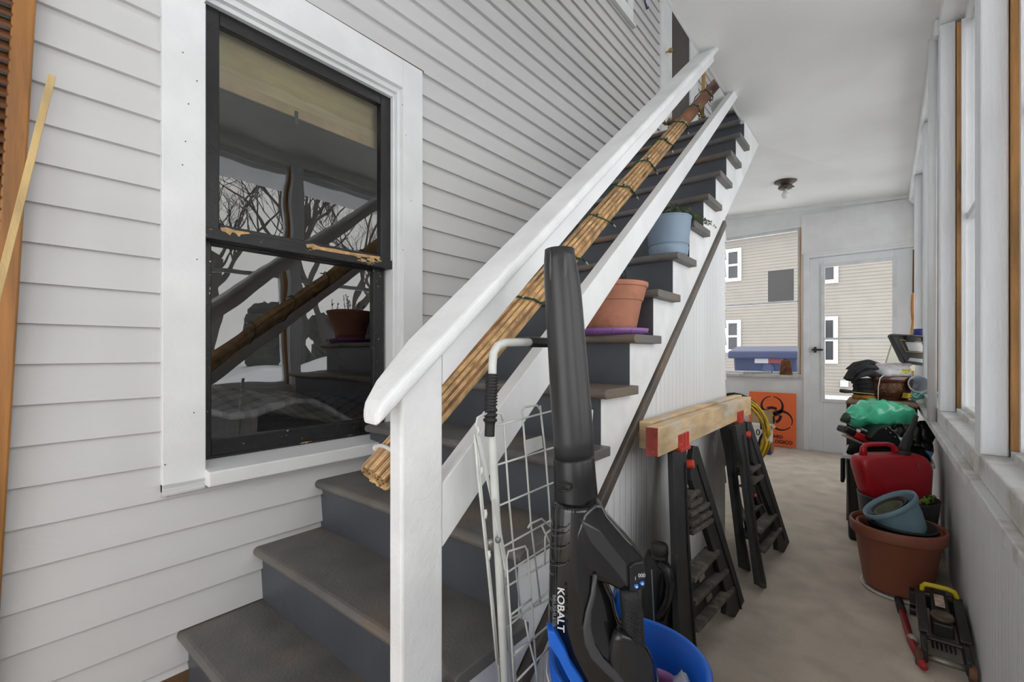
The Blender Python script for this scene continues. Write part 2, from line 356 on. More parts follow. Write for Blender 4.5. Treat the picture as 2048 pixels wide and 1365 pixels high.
# wall under the stairs + dark moulding
YE = 2.755
m = M(); m.prism([(-.73, .7, 0), (-.73, YE, 0), (-.73, YE, sb(YE) + .02), (-.73, .7, sb(.7) + .02)], (.032, 0, 0)); struct(m, 'wall_under_stairs', BEADM)
m = M()
z = .3
while z < 1.72: # clapboards of the return, seen edge on
    m.hexa([(-1.55, YE, z), (-.698, YE, z), (-.698, YE + .034, z), (-1.55, YE + .034, z), (-1.55, YE, z + .095), (-.70, YE, z + .095), (-.70, YE + .004, z + .095), (-1.55, YE + .004, z + .095)]); z += .0975
m.box(-1.58, -.70, YE - .02, YE, 0, 1.78)
struct(m, 'wall_return', SIDING)
m = M()
a, b = Vector((-.68, .86, .571 + (.86 - 1.263) * .838)), Vector((-.68, 2.662, 1.743))
m.bar(a, b, .024, .038)
struct(m, 'trim_2', mat('dark_stained_strip', (94, 88, 82), .5, .25, 6, (4, 1, 1), .4, 40, col2=(128, 104, 78), c2at=.55, c2w=.2, c2scale=5), bevel=.005)
# ---- ceiling
m = M()
def slab(x0, x1, y0, y1): m.hexa([(x0, y0, cz(x0, y0)), (x1, y0, cz(x1, y0)), (x1, y1, cz(x1, y1)), (x0, y1, cz(x0, y1)), (x0, y0, 2.64), (x1, y0, 2.64), (x1, y1, 2.70), (x0, y1, 2.70)])
slab(-.69, .30, -2.2, 3.56); slab(-.69, .30, 3.56, 5.9); slab(XW, -.69, 3.56, 5.9)
struct(m, 'ceiling', CEILM)
m = M(); m.box(-.700, -.691, -2.2, 3.56, 2.488, 2.70); struct(m, 'trim_3', WHITE)
# header and moulding on the right
m = M(); m.box(.185, .30, -2.2, 5.75, 2.47, cz(.19) + .02)
m.box(.172, .186, 2.78, 5.75, 2.455, 2.525); struct(m, 'trim_4', WHITE, bevel=.003)
# ---- right wall: beadboard, ledge, sill, posts
m = M(); m.box(.232, .262, -2.2, 5.75, 0, .70); struct(m, 'wall_right', BEADM)
SILLM = mat('dirty_sill', (212, 213, 212), .6, .05, 6, (1, 1, 1), .6, 60, col2=(150, 132, 106), c2at=.50, c2w=.25, c2scale=7)
m = M(); m.hexa([(.178, -2.2, .69), (.31, -2.2, .69), (.31, 5.75, .69), (.148, 5.75, .69), (.178, -2.2, .722), (.31, -2.2, .722), (.31, 5.75, .722), (.148, 5.75, .722)])
struct(m, 'trim_5', SILLM, bevel=.003)
m = M(); m.box(.184, .32, -2.2, 5.75, .722, .782); struct(m, 'trim_6', SILLM, bevel=.004)
GR = glass_mat('hazy_storm_pane', 0, .10, 1.3)
ystops = [-1.63, -.54, .55, 1.64, 2.73, 3.82, 4.91]
STOPW = mat('bare_wood_stop', (188, 140, 84), .6, .3, 5, (6, 6, .7), .5, 30, col2=(70, 48, 34), c2at=.60, c2w=.12, c2scale=3, wave=.5)
for i, y in enumerate(ystops):
    m = M(); m.box(.186, .236, y, y + .092, .782, 2.47); struct(m, 'trim_%d' % (10 + i), POSTW, bevel=.004)
for i, y in enumerate(ystops):
    y0 = y + .092; y1 = ystops[i + 1] if i + 1 < len(ystops) else 5.72
    m = M(); rect_frame(m, .262, .30, y0 - .046, y1 + .046, .782, 2.47, .07, .07, .03, .03)
    w = struct(m, 'window_%d' % (i + 3), WHITE)
    m = M(); m.box(.238, .251, y1 - .014, y1 + .04, .80, 2.45); m.build('wood_stop', STOPW, w)
    m = M(); m.box(.238, .251, y0 - .04, y0 + .014, .80, 2.45); m.build('wood_stop', STOPW, w)
    m = M(); m.box(.251, .264, y1 - .03, y1 + .02, .80, 2.45); m.box(.251, .264, y0 - .02, y0 + .03, .80, 2.45); m.build('side_jamb', POSTW, w)
    m = M(); m.box(.236, .262, y0 + .02, y1 - .02, .78, .80); m.build('bottom_stop', SILLM, w)
    m = M(); m.face([(.28, y0, .81), (.28, y1, .81), (.28, y1, 2.44), (.28, y0, 2.44)]); m.build('pane', GR, w, recalc=False)
    m = M(); m.box(.27, .292, y0, y1, 1.60, 1.63); m.build('meeting_rail', GREYAL, w)
m = M(); m.box(.302, .66, -2.2, 5.9, 2.41, 2.50); struct(m, 'trim_9', WHITE)
# ---- far wall
YF = 5.75
WL, WR, WB, WT = -1.50, -.70, .80, 2.38
DL, DR, DT = -.622, .222, 2.035
m = M()
m.box(-1.75, .30, YF, YF + .12, 2.38, 2.72)
m.box(-1.75, WL, YF, YF + .12, 0, 2.38); m.box(WL, WR, YF, YF + .12, 0, WB); m.box(WR, DL, YF, YF + .12, 0, 2.38); m.box(DL, DR, YF, YF + .12, DT, 2.38); m.box(DR, .30, YF, YF + .12, 0, 2.38)
m.box(-.69, .25, YF - .012, YF, DT + .05, 2.50)
struct(m, 'wall_far', WHITE)
m = M(); m.hexa([(-1.6, YF - .03, cz(-1.6, YF) - .05), (.19, YF - .03, cz(.19, YF) - .04), (.19, YF, cz(.19, YF) - .04), (-1.6, YF, cz(-1.6, YF) - .05), (-1.6, YF - .03, cz(-1.6, YF)), (.19, YF - .03, cz(.19, YF)), (.19, YF, cz(.19, YF)), (-1.6, YF, cz(-1.6, YF))]); struct(m, 'trim_7', WHITE)
m = M(); m.box(DL, DR + .02, YF - .02, YF, DT, DT + .03); m.box(DL - .05, DL, YF - .02, YF, 0, DT + .03); m.box(DL - .05, DR + .02, YF - .02, YF, DT + .03, DT + .055); struct(m, 'trim_8', WHITE, bevel=.003)
# window_2
GC = glass_mat('clear_pane', 0, .008, 1.3)
m = M(); rect_frame(m, -2, -1, 0, 1, 0, 1, .1, .1, .1, .1); m.bm.free()
def yframe(mb, y0, y1, X0, X1, Z0, Z1, l, r, b, t):
    mb.box(X0, X0 + l, y0, y1, Z0, Z1); mb.box(X1 - r, X1, y0, y1, Z0, Z1); mb.box(X0 + l, X1 - r, y0, y1, Z0, Z0 + b); mb.box(X0 + l, X1 - r, y0, y1, Z1 - t, Z1)
m = M(); yframe(m, YF + .01, YF + .05, WL, WR, WB, WT, .02, .03, .025, .03); m.box(WL + .02, WR - .03, YF, YF + .06, 1.578, 1.598)
w2 = struct(m, 'window_2', GREYAL, bevel=.003)
m = M(); m.box(WR - .008, WR + .002, YF - .006, YF + .01, WB, WT); m.build('wood_edge', WOODN, w2)
m = M(); m.box(WL, WR + .01, YF - .05, YF + .01, WB - .035, WB - .005); m.build('window_sill', SILLM, w2, bevel=.003)
m = M(); m.face([(WL, YF + .03, WB), (WR, YF + .03, WB), (WR, YF + .03, WT), (WL, YF + .03, WT)]); m.build('pane', GC, w2, recalc=False)
m = M(); m.box(*(oY(1535, 541, YF).x, oY(1587, 541, YF).x), YF + .022, YF + .027, oY(1535, 604, YF).z, oY(1535, 542, YF).z)
m.build('grey_panel', mat('flat_grey', (150, 150, 151), .8, .02), w2, bevel=.004)['label'] = 'plain grey square panel on the upper pane'
# door_1
m = M()
gl = oY(1650, 537, YF); gr = oY(1787, 672, YF); gb = oY(1650, 800, YF)
G0, G1x, GZ0, GZ1 = gl.x - .02, gr.x + .01, gb.z - .01, gl.z + .03
yframe(m, YF + .005, YF + .045, DL + .004, DR - .004, .001, DT - .006, G0 - DL, DR - G1x, GZ0, DT - GZ1 - .006)
DOORM = mat('door_paint', (234, 237, 240), .4, .03, 4, col2=(160, 158, 152), c2at=.74, c2w=.1)
d1 = struct(m, 'door_1', DOORM, bevel=.003)
m = M(); yframe(m, YF - .005, YF + .012, G0 - .015, G1x + .015, GZ0 - .015, GZ1 + .015, .035, .035, .035, .035); m.box(G0, G1x, YF - .002, YF + .01, 1.17, 1.19); m.build('glass_frame', GREYAL, d1, bevel=.002)
m = M(); m.face([(G0, YF + .02, GZ0), (G1x, YF + .02, GZ0), (G1x, YF + .02, GZ1), (G0, YF + .02, GZ1)]); m.build('pane', GC, d1, recalc=False)
hp = oY(1633, 700, YF)
m = M(); m.box(hp.x - .04, hp.x + .06, YF - .035, YF - .02, hp.z - .01, hp.z + .01); m.box(hp.x - .02, hp.x, YF - .04, YF + .005, hp.z - .03, hp.z + .03); m.build('door_handle', BLK, d1, bevel=.004)
m = M()
for z in (1.9, 1.3, .6): m.box(DR - .006, DR + .02, YF - .012, YF, z - .04, z + .04)
m.build('hinges', GREYAL, d1)['kind'] = 'stuff'
# conduit in the corner
cp = oY(1834, 560, 5.62)
cd = thing('electrical_conduit', 'white painted conduit with round box running down the far right corner', 'conduit', (cp.x, 5.66, .75))
m = M(); m.tube([(cp.x, 5.66, .73), (cp.x, 5.66, 2.44)], .014, 10); m.build('pipe', WHITE, cd, smooth=True)
m = M(); m.lathe([(.0, -.03), (.05, -.03), (.05, .03), (0, .03)], (cp.x, 5.66, 2.47), (0, 1, 0), 20); m.build('junction_box', WHITE, cd, bevel=.004)
# ---- upper storey
m = M(); y0, y1, y2, y3 = oX(1317, 100, XW).y, oX(1338, 100, XW).y, oX(1375, 100, XW).y, oX(1391, 100, XW).y
m.box(XW, XW + .03, y0, y1, 2.68, 5.0); m.box(XW, XW + .03, y2, y3, 2.68, 5.0); m.box(XW, XW + .03, y0, y3, 4.75, 5.0)
d2 = struct(m, 'door_2', WHITE, bevel=.003)
m = M(); m.box(XW + .001, XW + .016, y1 - .01, y2 + .01, 2.68, 4.8); m.build('screen_door', mat('dark_screen', (72, 62, 56), .5, .15, 3, (1, 1, .2)), d2)
m = M(); m.bar((XW + .03, y1, 3.1), (XW + .03, y2, 2.9), .012, .012); m.bar((XW + .03, y1, 2.9), (XW + .03, y2, 2.75), .012, .012); m.build('screen_brace', GREYAL, d2)
kp = oX(1338, 105, XW + .05)
m = M(); m.tube([(XW + .02, kp.y - .02, kp.z), (XW + .055, kp.y - .02, kp.z)], .008, 8); m.ball((XW + .07, kp.y - .02, kp.z), .022); m.build('door_knob', mat('brass', (176, 150, 84), .35, .2, 20, metal=.6), d2, smooth=True)
m = M(); a = oX(1265, 48, XW + .02); ya = oX(1240, 0, XW).y
m.box(XW, XW + .03, a.y - .9, a.y, a.z, a.z + .1); m.box(XW, XW + .03, a.y - .1, a.y, a.z + .1, a.z + 1.2); m.box(XW, XW + .03, a.y - .9, a.y - .8, a.z + .1, a.z + 1.2); m.box(XW, XW + .045, a.y - .92, a.y + .02, a.z - .03, a.z)
w12 = struct(m, 'window_12', WHITE, bevel=.003)
m = M(); m.box(XW, XW + .016, a.y - .8, a.y - .1, a.z + .1, a.z + 1.1); m.build('pane', mat('upper_glass', (150, 152, 156), .1, .1), w12)
m = M(); h = oX(1292, 8, XW + .03); m.tube([h + Vector((0, -.02, .06)), h + Vector((0, -.02, 0)), h + Vector((.0, .02, -.03)), h + Vector((0, .05, 0))], .007, 6)
tag(m.build('wall_hook', mat('navy_hook', (40, 44, 92), .4), smooth=True), 'small dark blue hook on the upper clapboards beside the upstairs door', 'hook')
m = M(); m.box(XW, -.70, 3.57, 5.75, 2.70, 2.705); struct(m, 'floor_upper', TREADM)
m = M(); clap(m, 0, 1, 0, 0); m.bm.free()
m = M(); m.box(-1.75, .30, 5.75, 5.85, 2.7, 5.2); m.box(-1.75, .35, -2.3, 5.85, 5.2, 5.3); m.box(.25, .35, -2.3, 5.85, 2.6, 3.5); m.box(.25, .35, -2.3, 5.85, 4.7, 5.2)  # unseen upper walls; solid bands on the right added to dim the stairwell
for i in range(5): m.box(.25, .35, -2.3 + i * 1.9, -1.5 + i * 1.9, 3.5, 4.7)
m.box(-1.75, .35, -2.4, -2.3, 2.6, 5.2); struct(m, 'wall_upper', WHITE)
m = M(); m.box(XW + .0, -1.15, -2.2, 5.75, 5.1, 5.19); m.bm.free()
# back of the porch (behind the viewer): open front, low wall and posts
m = M(); m.box(-1.75, -1.6, -2.3, -2.2, 0, 2.6); m.box(-1.75, .3, -2.3, -2.2, 2.45, 2.6); struct(m, 'wall_front', WHITE)
# ================================================================ OUTSIDE
SNOW = mat('snow', (236, 238, 242), .8, .03, 2, bump=.4, bscale=6)
m = M(); G = 44
def gh(x, y):
    h = -.42 + .04 * math.sin(x * 1.3 + y) + .03 * math.sin(y * 2.1)
    if x > 2.5: h += 1.15 * math.exp(-((x - 8.5) / 2.6) ** 2) * (.75 + .25 * math.sin(y * .9 + 1) + .12 * math.sin(y * 2.7)) + min(.8, (x - 2.5) * .05)
    return h
xs = [-30 + i * 2 for i in range(14)] + [-2 + i * .5 for i in range(40)] + [18, 22, 30, 45, 70]
ys = [-20 + i * 1.0 for i in range(46)] + [28, 36, 50, 80]
vv = [[m.bm.verts.new((x, y, gh(x, y) if not (-1.8 < x < .4 and -2.4 < y < 6) else -.5)) for y in ys] for x in xs]
for i in range(len(xs) - 1):
    for j in range(len(ys) - 1): m.bm.faces.new([vv[i][j], vv[i + 1][j], vv[i + 1][j + 1], vv[i][j + 1]])
struct(m, 'ground', SNOW, smooth=True)
BARK = mat('bark', (74, 68, 64), .9, .25, 8)
def tree(x, y, h, seed, spread=.55, cat='tree', label='bare grey tree beyond the snow bank, seen mirrored in the black window', group='bare trees beyond the porch windows'):
    rnd = random.Random(seed); t = thing('bare_tree', label, cat, (x, y, gh(x, y)), group)
    tr = M(); br = M()
    def grow(mb, p, d, L, r, dep):
        n = 4; pts = [p]; q = p; dd = d
        for i in range(n):
            dd = (dd + Vector((rnd.uniform(-.2, .2), rnd.uniform(-.2, .2), rnd.uniform(-.02, .16)))).normalized(); q = q + dd * L / n; pts.append(q)
        mb.tube(pts, [r * (1 - .45 * i / n) for i in range(n + 1)], 5 if dep > 1 else 3)
        if dep == 0: return
        for i in range(3 if dep > 1 else 4):
            b = pts[rnd.randint(2, n)]; a = rnd.uniform(0, 2 * PI)
            nd = (dd + Vector((math.cos(a), math.sin(a), rnd.uniform(-.1, .4))) * rnd.uniform(spread, spread * 1.9)).normalized()
            grow(br, b, nd, L * rnd.uniform(.55, .85), r * .5, dep - 1)
    grow(tr, Vector((x, y, gh(x, y) - .1)), Vector((0, 0, 1)), h * .38, h * .022, 5)
    tr.build('trunk', BARK, t); br.build('branches', BARK, t)
for i, (x, y, h) in enumerate([(13.5, 4.3, 9), (12.5, 7.6, 10), (14.5, 10.5, 11), (17, 6.2, 12), (11.5, 10.4, 8), (19, 13, 12)]): tree(x, y, h, 20 + i)
m = M(); rnd = random.Random(3)
EVG = mat('evergreen_mass', (52, 56, 50), .95, .4, 3)
for i in range(5):
    x, y = 20 + 2 * (i % 2), 2.5 + i * 3.9; r = rnd.uniform(1.3, 1.7); m = M()
    for k in range(26):
        a = rnd.uniform(0, 2 * PI); q = rnd.uniform(0, 1); hh = rnd.uniform(0, 1)
        m.ball((x + math.cos(a) * r * .6 * q, y + math.sin(a) * r * .8 * q, gh(x, y) + .4 + hh * 2.4), (.6, .6, .5), 7, 5, .25)
    tag(m.build('evergreen_shrub', EVG), 'dark evergreen shrub behind the snow bank, seen mirrored in the black window', 'shrub', 'evergreens behind the snow bank')
# neighbour's house
VIN = mat('vinyl_siding', (138, 133, 126), .6, .03, 2)
hs = thing('neighbour_house', 'beige vinyl sided two storey house seen through the far window and door', 'house', (-3, 19.5, -.4))
m = M(); clap(m, -8, 5, -.3, 5.42, .115, 0, 0, .02)
for v in m.bm.verts: v.co = Vector((v.co.y, 19 - v.co.x, v.co.z))
m.box(-8, 5, 19, 25, -.5, 5.42); m.build('wall', VIN, hs)
m = M(); m.prism([(-8.5, 18.6, 5.42), (-8.5, 22, 8), (-8.5, 25.4, 5.42)], (14, 0, 0)); m.build('roof', mat('roof_shingle', (224, 226, 230), .8), hs)
DG = mat('dark_house_glass', (58, 60, 64), .12, .1, 2)
def hwin(u0, u1, v0, v1):
    a = oY(u0, v0, 18.97); b = oY(u1, v1, 18.97)
    m = M(); rect_frame(m, 0, 1, 0, 1, 0, 1, .1, .1, .1, .1); m.bm.free()
    m = M(); yframe(m, 18.93, 19, a.x, b.x, b.z, a.z, .13, .13, .13, .13); mz = (a.z + b.z) / 2; m.box(a.x + .13, b.x - .13, 18.94, 19, mz - .04, mz + .04)
    w = m.build('window', mat('vinyl_white', (196, 196, 196), .5, .02), hs)
    m = M(); m.box(a.x + .13, b.x - .13, 18.96, 18.99, b.z + .13, a.z - .13); m.build('pane', DG, w)
hwin(1450, 1483, 500, 562); hwin(1450, 1482, 641, 706); hwin(1640, 1677, 500, 566); hwin(1642, 1676, 634, 728)
a = oY(1688, 768, 18.97); m = M(); m.box(a.x - .1, a.x + .12, 18.92, 18.97, a.z - .1, a.z + .12); m.build('outlet_box', mat('vinyl_white', 0), hs)
# blue dumpster
BLU = mat('navy_plastic', (18, 34, 72), .5, .1, 5)
db = thing('dumpster', 'blue lidded bin with a white and red reflector standing outside the far window', 'dumpster', (-1.7, 9.4, -.42))
m = M(); m.prism([(-2.05, 8.95, -.38), (-2.05, 9.95, -.38), (-2.12, 10.0, 1.0), (-2.12, 8.9, 1.0)], (.98, 0, 0)); m.build('bin_body', BLU, db, bevel=.03)
m = M(); m.prism([(-2.2, 8.82, .93), (-2.2, 10.08, .93), (-2.2, 10.02, 1.09), (-2.2, 9.45, 1.15), (-2.2, 8.86, 1.06)], (1.12, 0, 0)); m.build('lid', BLU, db, bevel=.03)
a = oY(1510, 715, 8.9); b = oY(1537, 727, 8.9); c = oY(1567, 727, 8.9)
m = M(); m.box(a.x, b.x, 8.87, 8.905, b.z, a.z); r = m.build('reflector', mat('white_tape', (150, 150, 156), .5, .03), db)
m = M(); m.box(b.x, c.x, 8.87, 8.905, b.z, a.z); m.build('reflector', mat('red_tape', (104, 34, 38), .5, .03), db)['label'] = 'red half of the reflector'
a = oY(1536, 738, 8.88); m = M(); m.lathe([(.0, 0), (.09, 0), (.09, .012), (0, .012)], (a.x, 8.895, a.z), (0, -1, 0), 24); m.lathe([(.0, 0), (.055, 0), (.055, .02), (0, .02)], (a.x, 8.895, a.z), (0, -1, 0), 24); m.build('emblem', mat('pale_emblem', (44, 58, 92), .5, .3, 60), db)
# ================================================================ ON AND BESIDE THE WALL
# louvred shutter leaning left
BRN = mat('brown_stained_wood', (160, 108, 54), .45, .28, 4, (5, 5, .5), .2, 30, col2=(108, 68, 34), c2at=.56, c2w=.25, c2scale=3)
LOUV = mat('louvre_wood', (110, 70, 40), .5, .2, 6, (1, .5, 4), .2, 30)
s0 = thing('louvred_shutter', 'tall brown louvred wooden shutter leaning on the clapboards at the left edge', 'shutter', (-1.5, -.1, 0))
def sk(z): return .055 + .040 * z
m = M()
X0 = -1.562; 
def stile(mb, ya, yb_, x0=X0 - .02, x1=X0 + .012):
    mb.hexa([(x0, ya + sk(0), 0.02), (x1, ya + sk(0), .02), (x1, yb_ + sk(0), .02), (x0, yb_ + sk(0), .02), (x0, ya + sk(2.2), 2.2), (x1, ya + sk(2.2), 2.2), (x1, yb_ + sk(2.2), 2.2), (x0, yb_ + sk(2.2), 2.2)])
stile(m, -.040, -.002); stile(m, -.5, -.45)
m.box(X0 - .02, X0 + .012, -.40, .02, .02, .12); m.box(X0 - .02, X0 + .012, -.37, .08, 2.12, 2.2)
m.build('frame', BRN, s0, bevel=.004)
m = M(); z = .14
while z < 2.1:
    y0, y1 = -.455 + sk(z), -.038 + sk(z)
    m.hexa([(X0 + .010, y0, z), (X0 + .014, y0, z + .006), (X0 - .018, y0, z + .033), (X0 - .022, y0, z + .028), (X0 + .010, y1, z), (X0 + .014, y1, z + .006), (X0 - .018, y1, z + .033), (X0 - .022, y1, z + .028)]); z += .0265
m.build('louvres', LOUV, s0)
LATH = mat('pale_lath', (206, 176, 122), .6, .15, 5, (6, 6, .6), .2, 40, wave=.5)
m = M(); a = oX(104, 152, -1.535); b = a + (oX(2, 560, -1.42) - a) * 2.2
m.bar(a, b, .013, .009, (1, 0, .3)); tag(m.build('lath', LATH, bevel=.001), 'thin pale wooden lath leaning across the louvred shutter onto the clapboards', 'stick')
# ---- rolled bamboo shade
BAM = mat('bamboo', (214, 178, 128), .5, .3, 30, (1, 1, 1), .2, 40, col2=(150, 104, 64), c2at=.62, c2w=.12, c2scale=14)
BAMB = mat('dark_split_bamboo', (112, 74, 44), .6, .3, 12)
A = oX(750, 958, -.80); B = oX(1432, 168, -.775)
D = (B - A).normalized(); ref = D.cross(Vector((1, 0, 0))).normalized(); ref2 = D.cross(ref)
br = thing('bamboo_shade', 'long rolled bamboo blind lying along the stair between the two rails', 'rolled blind', A)
def on(t, rr, a): return A + (B - A) * t + (ref * math.cos(a) + ref2 * math.sin(a)) * rr
m = M(); n = 46
md_ = M()
for i in range(n):
    a = 2 * PI * i / n; j = random.uniform(-.0005, .0005)
    pts = [on(t, .033 - .008 * max(0, t - .3) + .0014 * math.sin(t * 19 + i), a + .12 * t) for t in [j] + [k / 16 for k in range(1, 13)]]
    (md_ if random.random() < .3 else m).tube(pts, random.uniform(.0026, .0036), 6)
m.build('reeds', BAM, br, smooth=True); md_.build('reeds', mat('dark_reed', (166, 120, 78), .55, .35, 20), br, smooth=True)['label'] = 'darker reeds'
m = M(); m.tube([on(.006, 0, 0), on(.5, 0, 0), on(.78, 0, 0)], [.031, .030, .026], 16); m.build('core', BAMB, br, smooth=True)
m = M()
for i in range(90):
    a = 2 * PI * random.random(); r_ = .029 * math.sqrt(random.random()); m.tube([on(random.uniform(0, .002), r_, a), on(.02, r_, a)], .0032, 5)
m.build('reed_ends', BAM, br)
m = M(); m.tube([on(.70, 0, 0), on(.8, .0, 0), on(1, 0, 0)], [.027, .031, .03], 16); m.build('pole', mat('brown_bark_pole', (146, 100, 72), .6, .25, 6, (1, 1, 1), .4, 40), br, smooth=True)
m = M(); m.tube([on(.018, .039, 2 * PI * i / 24) for i in range(24)], .0045, 6, closed=True); m.ball(on(.018, .043, 2.2), .008); m.build('tie', mat('white_tie', (226, 224, 220), .5), br, smooth=True)
# string lights
GRN = mat('green_wire', (42, 82, 56), .5, .2, 20)
sl = thing('string_lights', 'green wired fairy lights wound round the rolled bamboo blind', 'string lights', on(.2, 0, 0))
m = M(); pts = []
turns = 9.3; NP = 330
for i in range(NP):
    t = .17 + .80 * i / NP; a = 2 * PI * turns * i / NP + .5
    w = math.sin(a * 1.0) * .012
    pts.append(on(min(1.0, t + .012 * math.sin(a)), .040 + .003 * math.sin(a * 3.3), a))
m.tube(pts, .0022, 5)
m.tube([p + Vector((.003 * math.sin(i), .003 * math.cos(i * 1.3), .004 * math.sin(i * .9))) for i, p in enumerate(pts)], .0018, 5)
m.build('wire', GRN, sl, smooth=True)
BULB = mat('clear_bulb', (226, 230, 226), .1, .05)
for i in range(5, NP, 12):
    p = pts[i]; out = (p - (A + (B - A) * (.17 + .8 * i / NP))).normalized()
    if out.x < -.6: continue
    d = (out + D * random.uniform(-.6, .6) + Vector((.3, 0, random.uniform(-.9, .3)))).normalized()
    m = M(); m.tube([p, p + d * .016], [.0035, .003], 6); sk_ = m.build('socket', GRN, sl, smooth=True)
    m = M(); m.tube([p + d * .015, p + d * .022, p + d * .03], [.0026, .0028, .0008], 6); m.build('bulb', BULB, sk_, smooth=True)
# ---- pots on the stairs
TER = mat('terracotta', (188, 128, 102), .75, .14, 7, bump=.2, bscale=60, col2=(150, 92, 66), c2at=.58, c2w=.15, c2scale=8)
SOIL = mat('soil', (52, 42, 36), .95, .4, 30, bump=1, bscale=60)
def planter(name, label, cat, c, prof, mt, soil_z, soil_r, group=None, n=44):
    t = thing(name, label, cat, c, group); m = M(); m.lathe(prof, c, n=n); m.build('pot', mt, t, smooth=True, bevel=.002)
    m = M(); m.lathe([(0, soil_z - .02), (soil_r, soil_z - .02), (soil_r * .96, soil_z), (0, soil_z + .006)], c, n=28); m.build('soil', SOIL, t, smooth=True)
    return t
z7 = nz(6)
c = Vector((-.80, 1.765, z7)); c = Vector((-.79, 1.56, z7))
sc_ = M(); sc_.lathe([(0, 0), (.108, 0), (.128, .012), (.132, .024), (.126, .025), (.120, .01), (0, .008)], c)
for i in range(12):
    a = 2 * PI * i / 12; sc_.box(c.x + .128 * math.cos(a) - .001, c.x + .128 * math.cos(a) + .001, c.y + .13 * math.sin(a) - .003, c.y + .13 * math.sin(a) + .002, c.z + .006, c.z + .022)
tag(sc_.build('plant_saucer', mat('purple_plastic', (142, 100, 162), .5, .08), smooth=True), 'purple plastic saucer under the terracotta pot on the stair tread', 'saucer')
c2 = c + Vector((0, 0, .0255))
tp = planter('terracotta_pot', 'terracotta pot with a dried up plant on a purple saucer on the stairs', 'plant pot', c2, [(0, 0), (.088, 0), (.108, .10), (.112, .10), (.124, .148), (.129, .149), (.131, .166), (.122, .166), (.112, .13), (.09, .12), (0, .12)], TER, .135, .106)
m = M()
for i in range(12):
    a = random.uniform(0, 2 * PI); r_ = random.uniform(.02, .1); h = random.uniform(.05, .14); p = c2 + Vector((r_ * math.cos(a), r_ * math.sin(a), .135)); q = p + Vector((random.uniform(-.02, .02), random.uniform(-.02, .02), h)); m.tube([p, (p + q) / 2 + Vector((.006, 0, 0)), q], .0016, 4)
    for k in range(7): m.leaf(p + (q - p) * random.uniform(.4, 1), (random.uniform(-1, 1) * .012, random.uniform(-1, 1) * .012, .008), .004)
m.build('dried_plant', mat('dried_plant', (56, 48, 40), .9, .3), tp)
z8 = nz(8); pc = Vector((-.735, 1.985, z8)); 
LBL = mat('light_blue_pot', (138, 158, 178), .5, .07, 5, col2=(118, 138, 158), c2at=.62, c2w=.1)
bp_ = planter('blue_pot', 'pale blue pot with a trailing green succulent standing on the stairs', 'plant pot', pc, [(0, 0), (.068, 0), (.080, .010), (.084, .04), (.0835, .046), (.079, .048), (.079, .052), (.0835, .055), (.094, .165), (.097, .168), (.097, .174), (.088, .172), (.084, .155), (0, .15)], LBL, .165, .084)
m = M()
for i in range(330):
    a = random.uniform(0, 2 * PI); r_ = .1 * math.sqrt(random.random()); p = pc + Vector((r_ * math.cos(a), r_ * math.sin(a), .17 + random.uniform(0, .035)))
    m.leaf(p, (random.uniform(-1, 1) * .014, random.uniform(-1, 1) * .014, random.uniform(.002, .014)), .005)
for k in range(9):
    p = pc + Vector((.07, .05 + .008 * k, .185)); 
    for i in range(22):
        q = p + Vector((.0022 * i * (1 + .1 * k), .0005 * i * (k - 3), .014 * math.sin(i / 6) - .0016 * i)); m.leaf(q, (random.uniform(-1, 1) * .012, random.uniform(-1, 1) * .012, random.uniform(-.008, .01)), .005)
m.build('succulent', mat('succulent_green', (92, 106, 66), .5, .35, 60), bp_)
# leaves and things at the stair head
DL_ = mat('dry_leaf', (150, 112, 78), .8, .35, 20)
for i, (u, v, y) in enumerate([(1340, 250, 3.32), (1350, 243, 3.34), (1333, 254, 3.3), (1296, 212, 3.36), (1288, 222, 3.33), (1303, 208, 3.4)]):
    p = oY(u, v, y); p.z = nz(15) + .005; 
    if i > 2: p.x = XW + .06 + .03 * (i - 3)
    else: p.x = oY(u, 262, y).x
    m = M()
    for k in range(7): m.leaf(p + Vector((0, 0, .02)), (random.uniform(-1, 1) * .05, random.uniform(-.3, 1) * .03, random.uniform(.0, .075)), .022)
    o_ = m.build('dry_leaf', DL_, solid=.0008); tag(o_, 'crumpled brown leaf on the top stair', 'leaf', 'dry leaves on the top stair')
bk = thing('plastic_bucket', 'white plastic bucket standing at the stair head beside the upstairs siding', 'bucket', (-.93, 3.75, 2.672))
m = M(); m.lathe([(0, 0), (.09, 0), (.115, .26), (.12, .262), (.12, .28), (.11, .28), (.088, .02), (0, .02)], (-.93, 3.75, 2.672)); m.build('shell', mat('white_pail', (226, 226, 224), .4), bk, smooth=True)
m = M(); m.tube([Vector((-.93 + .12 * math.cos(a), 3.75, 2.93 + .09 * math.sin(a))) for a in [PI * i / 12 for i in range(13)]], .003, 6); m.build('bail', GREYAL, bk, smooth=True)
m = M(); p = Vector((-1.12, 3.75, 2.672)); m.tube([p + Vector((0, 0, .2)), p + Vector((.02, .0, .75)), p + Vector((.03, 0, 1.1))], .014, 8)
bm_ = thing('broom', 'small broom with a yellow and brown handle standing at the stair head', 'broom', p); m.build('handle', mat('yellow_handle', (188, 146, 76), .5, .3, 5), bm_, smooth=True)
m = M()
for i in range(50): m.tube([p + Vector((random.uniform(-.03, .03), random.uniform(-.02, .02), .22)), p + Vector((random.uniform(-.06, .06), random.uniform(-.03, .03), 0.002))], .0018, 3)
m.build('bristles', mat('grey_bristle', (96, 92, 90), .8, .3), bm_)
